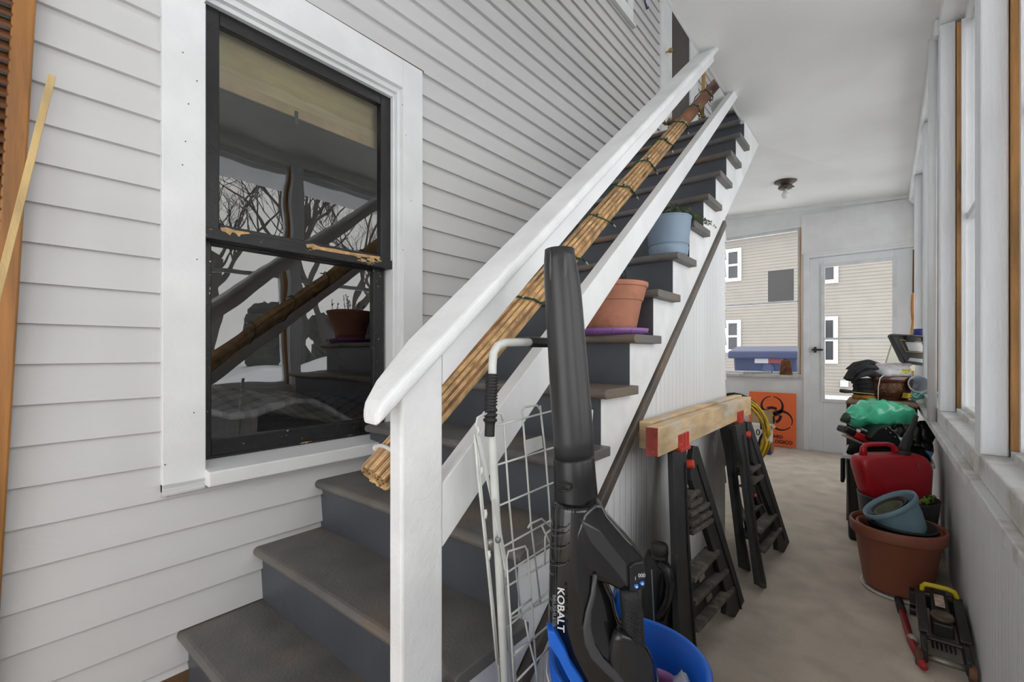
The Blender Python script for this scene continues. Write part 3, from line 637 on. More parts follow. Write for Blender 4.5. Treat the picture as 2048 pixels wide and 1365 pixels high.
# ---- ceiling lamp
lc = oZ(1571, 362, 2.54); lc.z = cz(lc.x, lc.y)
lt = thing('ceiling_lamp', 'small brown ceiling lamp holder with a bare white bulb', 'ceiling light', lc)
BRZ = mat('aged_bronze', (92, 82, 72), .45, .2, 20, metal=.4)
m = M(); m.lathe([(0, .0), (.085, .0), (.088, -.012), (.07, -.024), (.035, -.03), (.035, -.04), (.055, -.05), (.058, -.062), (.05, -.072), (.022, -.074), (0, -.074)], lc); m.build('canopy', BRZ, lt, smooth=True)
m = M()
for i in range(3):
    a = 2 * PI * i / 3 + .3; m.tube([lc + Vector((.05 * math.cos(a), .05 * math.sin(a), -.06)), lc + Vector((.066 * math.cos(a), .066 * math.sin(a), -.06))], .006, 8)
m.build('thumb_screws', BRZ, lt)['kind'] = 'stuff'
m = M(); m.lathe([(0, -.07), (.015, -.07), (.016, -.09), (.029, -.115), (.031, -.132), (.022, -.152), (0, -.16)], lc); m.build('bulb', mat('bulb_glass', (240, 240, 238), .2, .02), lt, smooth=True)
# ================================================================ FOREGROUND: cart, blower, bucket, jug
CRTM = mat('white_enamel', (216, 218, 214), .35, .06, 20, col2=(180, 176, 160), c2at=.7, c2w=.1, c2scale=30)
XC = -.585
ct_ = thing('shopping_cart', 'white wire folding shopping cart with ribbed black grips leaning on the stair', 'cart', (-.58, .72, 0))
def q(u, v, x=XC): return oX(u, v, x)
ft = q(1010, 1365); tp_ = q(984, 870); dn = (ft - tp_).normalized(); foot = ft + dn * ((ft.z - .03) / -dn.z)
el = [q(984, 870), q(984, 790), q(985, 730), q(987, 706), q(995, 692), q(1010, 686), q(1035, 685), q(1098, 685)]
m = M(); m.tube([foot] + el, .0082, 12); m.build('tube_frame', CRTM, ct_, smooth=True)
m = M(); f2 = foot + Vector((0, .28, 0)); t2 = q(1098, 685); m.tube([f2, f2 + Vector((-.005, -.01, .4)), q(1180, 820)], .0082, 10); m.build('tube_frame', CRTM, ct_, smooth=True)
GRIP = mat('ribbed_rubber', (26, 26, 27), .5, .15, 20)
m = M(); P0, P1 = q(979, 873), q(984, 748); n = 62
m.tube([P0 + (P1 - P0) * i / n for i in range(n + 1)], [(.0098 if i < 13 else .0135 if i in (15, 16, 17, 20, 21, 22, 25, 26, 27) else .0105 if i < 30 else (.0128 if i % 3 else .0095)) for i in range(n + 1)], 14); m.build('grip', GRIP, ct_, smooth=True)
m = M(); P0, P1 = q(1059, 685), q(1110, 686); m.tube([P0 + (P1 - P0) * i / 24 for i in range(25)], [.0112 if i % 2 else .009 for i in range(25)], 14); m.build('grip', GRIP, ct_, smooth=True)
def wires(name, L, r=.0022, x=XC):
    m = M()
    for pl in L: m.tube([q(u, v, x) for u, v in pl], r, 6)
    return m.build(name, CRTM, ct_, smooth=True)
# front basket panel
wires('basket_panel', [
    [(956, 868), (952, 850), (955, 836), (962, 832), (978, 826)], [(990, 826), (1003, 828), (1006, 842)],
    [(1006, 830), (1018, 1000), (1027, 1100), (1043, 1238)], [(1044, 820), (1051, 900), (1062, 1050), (1081, 1208)], [(1080, 812), (1090, 900), (1098, 1000), (1101, 1060)],
    [(1044, 822), (1049, 815), (1074, 811), (1080, 822)],
    [(992, 852), (1106, 822)], [(989, 932), (1106, 896)], [(991, 1015), (1106, 966)], [(1003, 1096), (1100, 1042)], [(1014, 1146), (1104, 1087)], [(1010, 1176), (1104, 1120)], [(1004, 1264), (1104, 1178)],
    [(1026, 1312), (1104, 1246)], [(1018, 1240), (1104, 1196)]])
wires('lower_basket', [
    [(1028, 1365), (1021, 1240), (1013, 1120), (1016, 1104), (1050, 1093), (1055, 1102), (1064, 1215), (1074, 1365)],
    [(1020, 1232), (1062, 1199)], [(1029, 1306), (1072, 1275)], [(1034, 1362), (1104, 1290)],
    [(1090, 1130), (1090, 1075), (1094, 1066), (1104, 1058)], [(1083, 1051), (1098, 1084), (1108, 1092)], [(1056, 1057), (1060, 1049), (1083, 1038), (1106, 1060)],
    [(1050, 1240), (1058, 1282), (1070, 1330), (1080, 1400)]], x=XC + .012)
wires('side_panel', [
    [(953, 870), (962, 980), (975, 1110), (988, 1230), (1000, 1365)], [(949, 868), (956, 950), (970, 1080), (982, 1200), (994, 1330)],
    [(1000, 1140), (1012, 1230), (1024, 1365)], [(1001, 1080), (1010, 1160), (1020, 1250), (1036, 1400)], [(996, 1010), (1006, 1120), (1018, 1260), (1030, 1400)], [(1000, 1190), (1008, 1280), (1016, 1400)]], r=.0026, x=XC - .015)
m = M()
m.bar(q(955, 868, XC - .01), q(985, 1000, XC - .01), .008, .002, (1, 0, 0)); m.bar(q(987, 1000, XC + .012), q(1013, 1140, XC + .012), .009, .002, (1, 0, 0)); m.build('link_strap', CRTM, ct_)
for (u, v) in ((954, 862), (961, 943), (969, 1028), (976, 1110), (1008, 1148), (1018, 1233)):
    m = M(); p = q(u, v, XC + .002); m.tube([p + Vector((.002, 0, -.008)), p + Vector((.004, 0, 0)), p + Vector((.002, 0, .008))], .003, 6); m.build('hinge_clip', CRTM, ct_, smooth=True)
for (u, v) in ((981, 1086), (996, 1080)):
    m = M(); p = q(u, v, XC + .009); m.ball(p, (.006, .006, .007)); m.build('bolt', mat('steel_bolt', (150, 150, 145), .4, .1, metal=.6), ct_, smooth=True)
m = M(); a = [q(1047, 882), q(1081, 872), q(1084, 896), q(1050, 910)]; m.prism(a, (.003, 0, 0)); m.build('name_plate', CRTM, ct_)
for dy in (0, .28):
    m = M(); m.lathe([(0, -.01), (.03, -.01), (.034, 0), (.03, .01), (0, .01)], (foot.x, foot.y + dy, .036), (1, 0, 0), 20); m.build('wheel', BLK, ct_, smooth=True)
# ---- bucket
bc = oF(1255, 1300, .955); bc.z = 0
BLB = mat('blue_bucket_plastic', (34, 112, 228), .35, .1, 5)
bu = thing('blue_bucket', 'bright blue plastic bucket on the floor holding the leaf blower', 'bucket', bc)
m = M(); H = .40
m.lathe([(0, 0), (.135, 0), (.150, H - .07), (.158, H - .068), (.158, H - .06), (.151, H - .058), (.153, H - .03), (.162, H - .028), (.163, H - .016), (.156, H - .014), (.158, H - .004), (.164, H), (.160, H + .003), (.152, H), (.148, H - .03), (.144, H - .035), (.142, H - .08), (.138, H - .085), (.128, .01), (0, .01)], bc, n=64); m.build('shell', BLB, bu, smooth=True)
m = M(); m.tube([bc + Vector((.168 * math.cos(a), .168 * math.sin(a), H - .03 - .12 * max(0, math.sin(a + 2.2)))) for a in [PI * 1.35 * i / 20 - 2.9 for i in range(21)]], .0028, 6); m.build('bail', GREYAL, bu, smooth=True)
p = bc + RGT * .085 + Vector((0, 0, H - .075)) 
m = M(); m.lathe([(0, -.13), (.045, -.13), (.056, -.01), (.062, -.008), (.062, .004), (.056, .004), (.05, -.01), (.04, -.12), (0, -.12)], p + Vector((-.01, -.02, 0)), (.25, -.25, 1), 32); tag(m.build('plastic_cup', mat('mauve_plastic', (170, 112, 172), .4, .06), smooth=True), 'mauve plastic pot lying inside the blue bucket beside the blower', 'pot')
m = M(); R = random.Random(5)
for k in range(3): m.ball(bc + RGT * (.105 + .01 * k) + FWD * (-.02 - .02 * k) + Vector((0, 0, H - .07)), (.022, .022, .055 - .01 * k), 10, 8, .16)
tag(m.build('plastic_bag', mat('clear_bag', (222, 224, 232), .25, .05, trans=.45), smooth=True), 'scrunched clear plastic bag in the right of the blue bucket', 'bag')
m = M(); p = bc - RGT * .10 + FWD * .02; m.tube([p + Vector((0, 0, .1)), p + Vector((-.01, 0, H - .035))], .013, 10); tag(m.build('red_handle', mat('dark_red_plastic', (140, 28, 36), .35), smooth=True), 'dark red handle sticking up in the left of the blue bucket', 'handle')
# ---- leaf blower
FB = .90
def b(u, v, d=0): return oF(u, v, FB + d)
pr = lambda n_, d=0: n_ * (FB + d) / FL
bl = thing('leaf_blower', 'glossy black cordless leaf blower standing nozzle up in the blue bucket', 'leaf blower', b(1190, 1450))
NZ = mat('nozzle_plastic', (52, 52, 54), .32, .1, 3)
m = M(); pts = [(1119, 500, 30), (1119.5, 520, 32), (1122, 545, 34.5), (1124, 566, 36), (1127, 600, 37), (1134, 700, 38.5), (1141, 800, 40), (1147, 880, 40.5), (1149, 925, 39)]
P = [b(u, v, .03 * (1365 - v) / 870) for u, v, r in pts]; m.tube(P, [r * (FB + .02) / FL for u, v, r in pts], 36)
m.build('nozzle_tube', NZ, bl, smooth=True)
for du, hw in ((6, 7), (-22, 3)):
    m = M(); m.ball(b(1123 + du, 533, -.006 if du > 0 else .003), (.0001 + pr(hw) * 1.0, .003, pr(30)), 14, 12)
    fl = m.build('flute', mat('flute_painted_light', (66, 67, 69), .3, .05), bl, smooth=True)  # lighter grey painted on raised ovals imitates light caught in the nozzle's hollow dimples
m = M(); pts = [(1147, 914, 39.5), (1147.5, 918, 41), (1150, 960, 42), (1152, 995, 43.5), (1153, 1003, 44.5)]
m.tube([b(u, v, .01) for u, v, r in pts], [r * (FB + .01) / FL for u, v, r in pts], 36); col_ = m.build('collar', BLK, bl, smooth=True)
m = M(); m.tube([b(1113, 968, -.028), b(1125, 970, -.034), b(1140, 971, -.034), b(1142, 978, -.034), b(1136, 983, -.033), b(1115, 980, -.028)], .0018, 6); m.build('latch_slot', BLK, col_, smooth=True)
GLB = mat('glossy_black', (20, 20, 22), .10, .1, 3, coat=.6)
m = M(); S = []
for v, l, r, th in [(999, 1113, 1196, .040), (1004, 1106, 1202, .0485), (1010, 1105, 1203, .049), (1030, 1103, 1203, .050), (1090, 1099, 1200, .054), (1150, 1098, 1206, .056), (1180, 1097, 1226, .056), (1215, 1097, 1232, .056), (1245, 1097, 1240, .058), (1275, 1099, 1282, .062), (1305, 1110, 1306, .066), (1345, 1135, 1316, .068), (1390, 1155, 1317, .066), (1440, 1170, 1310, .06), (1500, 1180, 1290, .05)]:
    S.append((b((l + r) / 2, v), RGT * pr((r - l) / 2), FWD * th))
m.loft(S, 32, 2.3); m.build('motor_housing', GLB, bl, smooth=True, sub=1)
m = M(); poly = [(1150, 1075), (1168, 1030), (1192, 1006), (1206, 1012), (1216, 1034), (1252, 1076), (1288, 1118), (1291, 1130), (1290, 1180), (1262, 1187), (1246, 1186), (1215, 1170), (1190, 1163), (1168, 1150), (1156, 1110)]
m.prism([b(u, v, -.052) for u, v in poly], FWD * .075); m.build('handle_arm', GLB, bl, smooth=True, bevel=.014, bseg=4)
m = M(); m.prism([b(u, v, -.056) for u, v in [(1160, 1040), (1200, 1062), (1254, 1128), (1256, 1178), (1236, 1150), (1180, 1085)]], FWD * .01); m.build('side_facet', mat('satin_black', (52, 53, 56), .22, .08, coat=.4), bl, bevel=.003)
m = M(); m.prism([b(u, v, -.058) for u, v in [(1259, 1136), (1268, 1128), (1288, 1124), (1291, 1176), (1264, 1189), (1260, 1186)]], FWD * .02); pn = m.build('control_panel', mat('panel_black', (34, 34, 36), .3), bl, bevel=.002)
BTN = mat('blue_button', (38, 116, 210), .35, .05)
for u, v in ((1272.5, 1173), (1284, 1167)):
    m = M(); m.lathe([(0, 0), (.0046, 0), (.0042, .0025), (0, .003)], b(u, v, -.058), -FWD, 16); bt = m.build('button', BTN, pn, smooth=True)
    m = M(); m.lathe([(.0014, .003), (.002, .003), (.002, .0036), (.0014, .0036)], b(u, v, -.058), -FWD, 12); m.build('button_mark', WHITE, bt)
m = M(); m.prism([b(u, v, -.0595) for u, v in [(1277, 1148), (1290, 1144), (1290, 1156), (1277, 1160)]], FWD * .002); m.build('display', mat('display_dark', (60, 64, 66), .2), pn)
LGT = mat('pale_print', (196, 200, 204), .5, .02)
text('display_digits', '000', b(1283.5, 1152, -.0602), RGT, UP, .009, LGT, pn, .0003)
text('indicator', 'I', b(1271, 1158, -.059), RGT, UP, .009, LGT, pn, .0003)
m = M(); S = []
for v, c_, hw in [(1178, 1256, 17), (1195, 1260, 19), (1230, 1264, 20.5), (1270, 1266, 21), (1300, 1267, 21), (1314, 1268, 18), (1319, 1268, 8)]: S.append((b(c_, v, -.045), RGT * pr(hw), FWD * .019))
m.loft(S, 24, 2.4); m.build('grip', mat('textured_rubber', (34, 34, 35), .6, .15, 20, bump=.6, bscale=220), bl, smooth=True)
m = M(); R_ = 0
for i in range(4):
    for j in range(22):
        p = b(1259 + i * 6 + (3 if j % 2 else 0), 1222 + j * 3.8, -.0655); m.ball(p, (.0014, .0014, .0012), 6, 4)
m.build('grip_studs', mat('stud_rubber', (48, 48, 50), .5), bl)['kind'] = 'stuff'
BLT = mat('blue_trim_plastic', (36, 112, 226), .35, .05)
m = M(); m.prism([b(u, v, -.068) for u, v in [(1095, 1262), (1110, 1266), (1132, 1305), (1142, 1330), (1166, 1365), (1200, 1430), (1160, 1430), (1140, 1365), (1117, 1320), (1098, 1292)]], FWD * .03); m.build('blue_trim', BLT, bl, bevel=.003)
m = M(); m.prism([b(u, v, .0) for u, v in [(1235, 1183), (1246, 1186), (1248, 1240), (1232, 1236), (1228, 1222)]], FWD * .03); m.build('blue_trim', BLT, bl, bevel=.003)
SAT = mat('satin_band', (72, 73, 76), .35, .06)
m = M(); path = [(1190, 1150, 4), (1186, 1190, 5), (1177, 1225, 6), (1174, 1255, 8), (1180, 1290, 10), (1195, 1318, 12), (1222, 1345, 13), (1250, 1372, 12), (1262, 1410, 8)]
m.loft([(b(u, v, -.056 - .012 * min(1, i / 5)), RGT * pr(w), FWD * .004) for i, (u, v, w) in enumerate(path)], 16); m.build('accent_band', SAT, bl, smooth=True)
m = M(); m.loft([(b(u, v, -.058), RGT * pr(w), FWD * .014) for u, v, w in [(1238, 1262, 8), (1246, 1276, 22), (1254, 1300, 34), (1258, 1330, 44), (1262, 1370, 46), (1262, 1420, 40)]], 20); m.build('battery_cover', mat('satin_black_cover', (36, 36, 38), .28, .08, coat=.3), bl, smooth=True)
for vv_ in (1060, 1072, 1098, 1132):
    m = M(); m.tube([b(1100, vv_ - 3, -.030), b(1108, vv_, -.045), b(1120, vv_ + 1, -.052), b(1130, vv_ - 2, -.054), b(1136, vv_ - 8, -.0545)], .0009, 5); m.build('seam_line', SAT, bl, smooth=True)
text('brand_lettering', 'KOBALT', b(1121, 1220, -.060), -UP, RGT + UP * -.22, .0185, mat('white_print', (226, 228, 230), .5, .01), bl, .0006, sx=1.16)
text('lettering', 'BRUSHLESS', b(1108.5, 1222, -.054), -UP, RGT, .0095, mat('grey_print', (120, 122, 124), .5, .01), bl, .0005, sx=1.25)
# ---- black oil jug
jg = thing('oil_jug', 'black plastic oil jug standing between the blue bucket and the sawhorse', 'jug', oZ(1330, 1330, 0))
FJ = 1.5
def jf(u, v, d=0): return oF(u, v, FJ + d)
jr = lambda n_: n_ * FJ / FL
m = M(); S = []
for v, l, r in [(1339, 1290, 1352), (1330, 1287, 1354), (1260, 1287, 1353), (1200, 1288, 1352), (1160, 1289, 1350), (1135, 1292, 1344), (1120, 1299, 1334), (1114, 1305, 1326)]:
    S.append((jf((l + r) / 2, v), RGT * jr((r - l) / 2), FWD * .075))
m.loft(S, 28, 3.2); jb = m.build('jug_body', BLK, jg, smooth=True, sub=1)
m = M(); m.tube([jf(1318, 1128, -.07), jf(1334, 1142, -.088), jf(1340, 1170, -.095), jf(1336, 1200, -.095), jf(1326, 1222, -.085), jf(1320, 1235, -.07)], [.012, .013, .012, .011, .012, .014], 10); m.build('handle', BLK, jg, smooth=True)
m = M(); m.loft([(jf(1319, v), RGT * jr(w), FWD * jr(w)) for v, w in [(1126, 16), (1112, 16), (1111, 14), (1108, 14), (1107, 17), (1092, 16.5), (1088, 14)]], 24); m.build('cap', mat('dusty_black', (58, 56, 53), .7, .2, 20), jg, smooth=True)
m = M(); m.tube([jf(1303, 1140, -.0765), jf(1306, 1200, -.078), jf(1309, 1262, -.078), jf(1310, 1320, -.078)], .0022, 6); m.build('level_strip', mat('pale_strip', (120, 134, 148), .5), jg, smooth=True)
# ================================================================ SAWHORSES
PINE = mat('worn_pine', (220, 190, 148), .65, .2, 6, (1, .8, 3), .4, 40, col2=(208, 200, 190), c2at=.5, c2w=.14, c2scale=4)
RED = mat('red_bracket', (196, 66, 56), .5, .15, 20, col2=(226, 210, 200), c2at=.66, c2w=.04, c2scale=40)
REDP = mat('red_paint_end', (160, 62, 54), .7, .25, 20, col2=(190, 150, 110), c2at=.6, c2w=.1, c2scale=25)
ORG = mat('orange_red_plastic', (226, 78, 54), .45, .08)
DUSTY = mat('dusty_black_plastic', (86, 82, 76), .75, .25, 14, col2=(134, 126, 112), c2at=.52, c2w=.15, c2scale=12)
def plane_fn(x0, k):
    def f(u, v):
        d = ray(u, v); t = (x0 - k * CH) / (d.x + k * d.z); return EYE + d * t
    return f
sa = thing('sawhorse', 'front black folding sawhorse with a pine beam and red brackets by the white wall', 'sawhorse', (-.5, 2.0, 0), 'folding sawhorses by the white wall')
BX0, BX1 = -.60, -.558
m = M(); m.box(BX0, BX1, 1.42, 2.72, .705, .80); bmn = m.build('beam', PINE, sa, bevel=.004)
m = M(); m.box(BX0 + .002, BX1 - .002, 1.4165, 1.4205, .707, .798); m.build('painted_end', REDP, bmn)
n1 = plane_fn(-.455, .14); n2 = plane_fn(-.405, .19)
def leg(poly, fn, th=.03, name='leg'):
    m = M(); m.prism([fn(u, v) for u, v in poly], (-th, 0, 0)); return m.build(name, BLKM, sa, bevel=.003)
def rib(fn, L):
    m = M()
    for (a, b_) in L: m.bar(fn(*a) + Vector((.004, 0, 0)), fn(*b_) + Vector((.004, 0, 0)), .008, .004, (1, 0, 0))
    return m
def cross(fn, a, b_, name='crossbar', w=.055, h=.016):
    m = M(); p, r = fn(*a), fn(*b_); off = Vector((-.016, 0, 0)); m.bar(p + off, r + off, w, h); return m.build(name, DUSTY, sa, bevel=.002)
l1 = leg([(1347, 905), (1374, 903), (1376, 1000), (1380, 1100), (1386, 1200), (1398, 1335), (1392, 1352), (1362, 1350), (1354, 1100)], n1, .022)
rib(n1, [((1369, 925), (1375, 1100)), ((1375, 1100), (1391, 1330))]).build('rib', BLKM, l1)
l2 = leg([(1388, 893), (1397, 893), (1492, 1212), (1480, 1238), (1453, 1231), (1454, 1190), (1412, 1052), (1384, 962), (1382, 935)], n1, .022)
rib(n1, [((1393, 930), (1470, 1175)), ((1470, 1175), (1482, 1225))]).build('rib', BLKM, l2)
for a, b_ in [((1375, 995), (1395, 983)), ((1377, 1012), (1400, 999)), ((1377, 1030), (1414, 1008)), ((1378, 1050), (1419, 1025)), ((1380, 1066), (1422, 1040)), ((1384, 1160), (1434, 1103)), ((1386, 1206), (1452, 1141)), ((1391, 1260), (1465, 1177))]: cross(n1, a, b_)
m = M(); m.prism([plane_fn(-.475, .14)(u, v) for u, v in [(1377, 1000), (1396, 986), (1424, 1042), (1381, 1070)]], (-.006, 0, 0)); m.build('brace_panel', BLKM, sa)
m = M(); m.prism([plane_fn(-.475, .14)(u, v) for u, v in [(1384, 1162), (1432, 1108), (1452, 1141), (1463, 1182), (1391, 1262)]], (-.006, 0, 0)); pl = m.build('brace_panel', BLKM, sa)
for (u, v) in ((1402, 1152), (1417, 1192)):
    m = M(); fn = plane_fn(-.470, .14); m.prism([fn(u + du, v + dv) for du, dv in ((-6, 5), (4, -7), (6, 3), (-4, 14))], (.004, 0, 0)); m.build('brace_slot', mat('floor_seen_slot', (128, 116, 102), .8, .2), pl)
m = M(); m.box(BX1, BX1 + .006, 1.60, 1.70, .70, .752)
for i in range(3): m.box(BX1, BX1 + .010, 1.61 + i * .035, 1.618 + i * .035, .70, .752)
m.box(BX0 - .002, BX1 + .012, 1.60, 1.70, .690, .704); m.build('bracket', RED, sa, bevel=.002)
m = M(); m.box(BX1, BX1 + .006, 2.42, 2.53, .70, .748)
for i in range(3): m.box(BX1, BX1 + .010, 2.43 + i * .035, 2.438 + i * .035, .70, .748)
m.box(BX0 - .002, BX1 + .012, 2.42, 2.53, .690, .704); m.build('bracket', RED, sa, bevel=.002)
for fn, u, v in ((n1, 1381, 929), (n2, 1496, 870)):
    p = fn(u, v); m = M(); m.lathe([(0, -.012), (.016, -.012), (.016, .012), (0, .012)], p, (1, .2, .1), 16); m.build('knob', ORG, sa, bevel=.002)
l3 = leg([(1471, 852), (1490, 846), (1500, 930), (1519, 1090), (1533, 1165), (1534, 1178), (1519, 1172), (1507, 1080), (1487, 930)], n2, .022)
rib(n2, [((1485, 870), (1512, 1080)), ((1512, 1080), (1526, 1165))]).build('rib', BLKM, l3)
l4 = leg([(1494, 844), (1503, 844), (1582, 1093), (1573, 1106), (1556, 1102), (1555, 1078), (1545, 1030), (1522, 970), (1508, 925)], n2, .022)
rib(n2, [((1500, 870), (1568, 1080))]).build('rib', BLKM, l4)
for a, b_ in [((1500, 944), (1517, 931)), ((1504, 966), (1523, 952)), ((1518, 1064), (1550, 1031)), ((1525, 1104), (1560, 1058))]: cross(n2, a, b_)
m = M(); m.prism([plane_fn(-.425, .19)(u, v) for u, v in [(1518, 1066), (1549, 1034), (1560, 1060), (1526, 1104)]], (-.006, 0, 0)); m.build('brace_panel', BLKM, sa)
p = n2(1508, 991); m = M(); m.ball(p + Vector((.005, 0, 0)), .008); m.build('knob', RED, sa, smooth=True)
def copy_tree(o, parent=None):
    c_ = o.copy(); C.objects.link(c_); c_.parent = parent
    for ch_ in [x for x in bpy.data.objects if x.parent == o]: copy_tree(ch_, c_)
    return c_
sb_ = copy_tree(sa); sb_.location = sb_.location + Vector((-.090, .126, -.0))
def kids(o): return [x for x in bpy.data.objects if x.parent == o]
def cy(o):
    return sum((v.co.y for v in o.data.vertices)) / len(o.data.vertices) + sb_.location.y - .122
for x_ in kids(sb_):
    near = cy(x_) < 2.08
    if near and x_.name.startswith(('crossbar', 'brace', 'knob')):
        for y_ in kids(x_): bpy.data.objects.remove(y_)
        bpy.data.objects.remove(x_)
    elif near and x_.name.startswith('leg') and cy(x_) > 1.68:
        for y_ in kids(x_): bpy.data.objects.remove(y_)
        bpy.data.objects.remove(x_)
    elif near or x_.name.startswith('beam'): x_.location.x += .024; x_.location.y += .069 if x_.name.startswith('leg') else 0
for x_ in [x for x in bpy.data.objects if x.parent == sb_ and x.name.startswith('beam')]:
    x_.location.y -= .03
    for y_ in [y for y in bpy.data.objects if y.parent == x_]: bpy.data.objects.remove(y_); sb_['label'] = 'rear black folding sawhorse squeezed between the front one and the white wall'
# ---- coiled cords hanging from the wall end
hk = oX(1462, 800, -.66)
def coil(name, label, mt, c0, rx, rz, n, r, ph, tw=.03, lean=.35):
    m = M(); pts = []; R = random.Random(ph)
    for k in range(n):
        a0, a1, dx, dz = R.uniform(.88, 1.08), R.uniform(.9, 1.08), R.uniform(-.02, .02), R.uniform(-.03, .02)
        for i in range(28):
            a = 2 * PI * i / 28; f = i / 28
            X = rx * a0 * math.cos(a) * (1 + .12 * math.sin(a)); Z_ = rz * a1 * math.sin(a)
            pts.append(c0 + Vector((X + dx + lean * -Z_ * .35, tw * math.sin(a * 2 + k) + .012 * k, Z_ + dz * math.sin(a / 2))))
    m.tube(pts, r, 7); return tag(m.build(name, mt, smooth=True), label, 'cord')
coil('extension_cord', 'yellow extension cord coiled in a big loop behind the sawhorses', mat('yellow_cord', (208, 170, 34), .5, .12), Vector((-.665, 2.86, .585)), .150, .185, 5, .0065, 11)
coil('extension_cord', 'black extension cord coiled together with the yellow one behind the sawhorses', mat('black_cord', (36, 36, 38), .5), Vector((-.68, 2.92, .60)), .15, .195, 3, .007, 4)
m = M(); pts = [oX(1470, 905, -.62), oX(1473, 960, -.61), oX(1482, 1010, -.60), oX(1490, 1035, -.59)]; m.tube(pts, .006, 7); m.tube([p + Vector((.0, -.03, .02)) for p in pts], .006, 7)
tag(m.build('extension_cord', mat('yellow_cord', 0), smooth=True), 'loose yellow cord end hanging down between the far sawhorse legs', 'cord')
# ---- biohazard sign
sgp = [oY(1497, 777, YF - .03), oY(1592, 785, YF - .03), oY(1591, 896, YF - .03), oY(1497, 889, YF - .03)]
c0 = (sgp[0] + sgp[1] + sgp[2] + sgp[3]) / 4; WD = .455; HT = .585
c0 = Vector((oY(1544, 800, YF - .03).x, YF - .035, .012 + HT / 2))
sg = thing('biohazard_sign', 'orange warning poster with a black biohazard symbol on the far wall', 'sign', c0 - Vector((0, 0, HT / 2)))
m = M(); m.box(c0.x - WD / 2, c0.x + WD / 2, YF - .032, YF - .028, c0.z - HT / 2, c0.z + HT / 2); m.build('sheet', mat('orange_sheet', (255, 120, 66), .35, .05, 2), sg)
INK = mat('black_ink', (34, 26, 26), .5, .02)
def P2(x, z, s=.128, oz=.042): return Vector((c0.x + x * s, YF - .0335, c0.z + oz + z * s))
m = M()
def strip(A_, B_):
    for i in range(len(A_) - 1): m.prism([P2(*A_[i]), P2(*A_[i + 1]), P2(*B_[i + 1]), P2(*B_[i])], (0, .0012, 0))
for k in range(3):
    th = PI / 2 + k * 2 * PI / 3; ux, uz = math.cos(th), math.sin(th); nx, nz_ = -uz, ux
    O, I = [], []; n = 40; g = .12
    for i in range(n + 1):
        a = g + (2 * PI - 2 * g) * i / n  # angle measured from outward axis
        co_, si_ = math.cos(a), math.sin(a)
        po = (.76 + .89 * co_, .89 * si_); pi_ = (.87 + .71 * co_, .71 * si_)
        O.append((po[0] * ux + po[1] * nx, po[0] * uz + po[1] * nz_)); I.append((pi_[0] * ux + pi_[1] * nx, pi_[0] * uz + pi_[1] * nz_))
    strip(O, I)
    O, I = [], []
    for i in range(13):
        a = th + math.radians(-33 + 66 * i / 12); O.append((.76 * math.cos(a), .76 * math.sin(a))); I.append((.53 * math.cos(a), .53 * math.sin(a)))
    strip(O, I)
m.build('symbol', INK, sg)
m = M(); m.lathe([(0, 0), (.017, 0), (.017, .0012), (0, .0012)], P2(0, 0) - Vector((0, .0008, 0)), (0, -1, 0), 20); m.build('symbol_centre', mat('orange_sheet', 0), sg)
text('lettering', 'BIOHAZARD', P2(0, 0) + Vector((-.03, 0, -.232)), (1, 0, 0), UP, .050, INK, sg, sx=.95, bold=.03)
text('lettering', 'BIOLOGICO', P2(0, 0) + Vector((.06, 0, -.286)), (1, 0, 0), UP, .050, INK, sg, sx=1.0, bold=.03)
# ---- box in front of the sign
bxp = oZ(1541, 911, 0)
cb = thing('cardboard_box', 'white and navy carton with open flap on the floor before the orange sign', 'box', (bxp.x, bxp.y, 0))
def bx(u, v, y): return oY(u, v, y)
x1 = bxp.x; x0 = x1 - .19; y0 = bxp.y; y1 = y0 + .13
m = M(); m.box(x0, x1, y0, y1, 0, .12); m.build('box_base', mat('navy_card', (44, 54, 86), .6), cb)
m = M(); m.box(x0, x1, y0, y1, .12, .30); wb = m.build('box_top', mat('white_card', (226, 226, 224), .6), cb)
m = M(); m.prism([(x0, y1 - .01, .30), (x1, y1 - .01, .30), (x1 - .0, y1 - .03, .44), (x0, y1 - .03, .44)], (0, .004, 0)); m.prism([(x1, y0, .30), (x1, y1, .30), (x1 + .03, y1, .27), (x1 + .03, y0, .27)], (0, 0, .004)); m.build('flap', mat('tan_card', (186, 160, 122), .7), cb)
text('lettering', '10', (x0 + .055, y0 - .001, .215), (1, 0, 0), UP, .085, INK, wb)
m = M(); 
for i in range(4): m.box(x1 + .0002, x1 + .001, y0 + .03 + i * .045, y0 + .055 + i * .045, .02, .12)
m.build('label_print', mat('orange_print', (210, 120, 50), .6, .3, 60), cb)['kind'] = 'stuff'
# ---- things on the far window sill
zs = WB - .004
a = oY(1488, 750, YF - .035); b2 = oY(1545, 745, YF - .035)
vt = thing('vent_grille', 'white and black slatted vent grille lying on the far window sill', 'vent cover', (a.x, YF - .03, zs))
m = M(); m.bar((a.x, YF - .035, zs + .012), (b2.x, YF - .035, zs + .028), .035, .018); m.build('frame', mat('dark_grille', (60, 60, 60), .5), vt, bevel=.002)
m = M()
for i in range(18):
    t = (i + 1) / 19; x = a.x + (b2.x - a.x) * t; z = zs + .012 + .016 * t; m.box(x - .005, x + .005, YF - .055, YF - .050, z - .006, z + .009)
m.build('slats', mat('white_slat', (226, 226, 224), .5), vt)
a = oY(1572, 757, YF - .03); 
cb2 = thing('cowbell', 'rusty brown metal cowbell standing on the far window sill', 'cowbell', (a.x, YF - .03, zs))
RST = mat('rust', (116, 76, 46), .7, .35, 25, metal=.3, bump=.3)
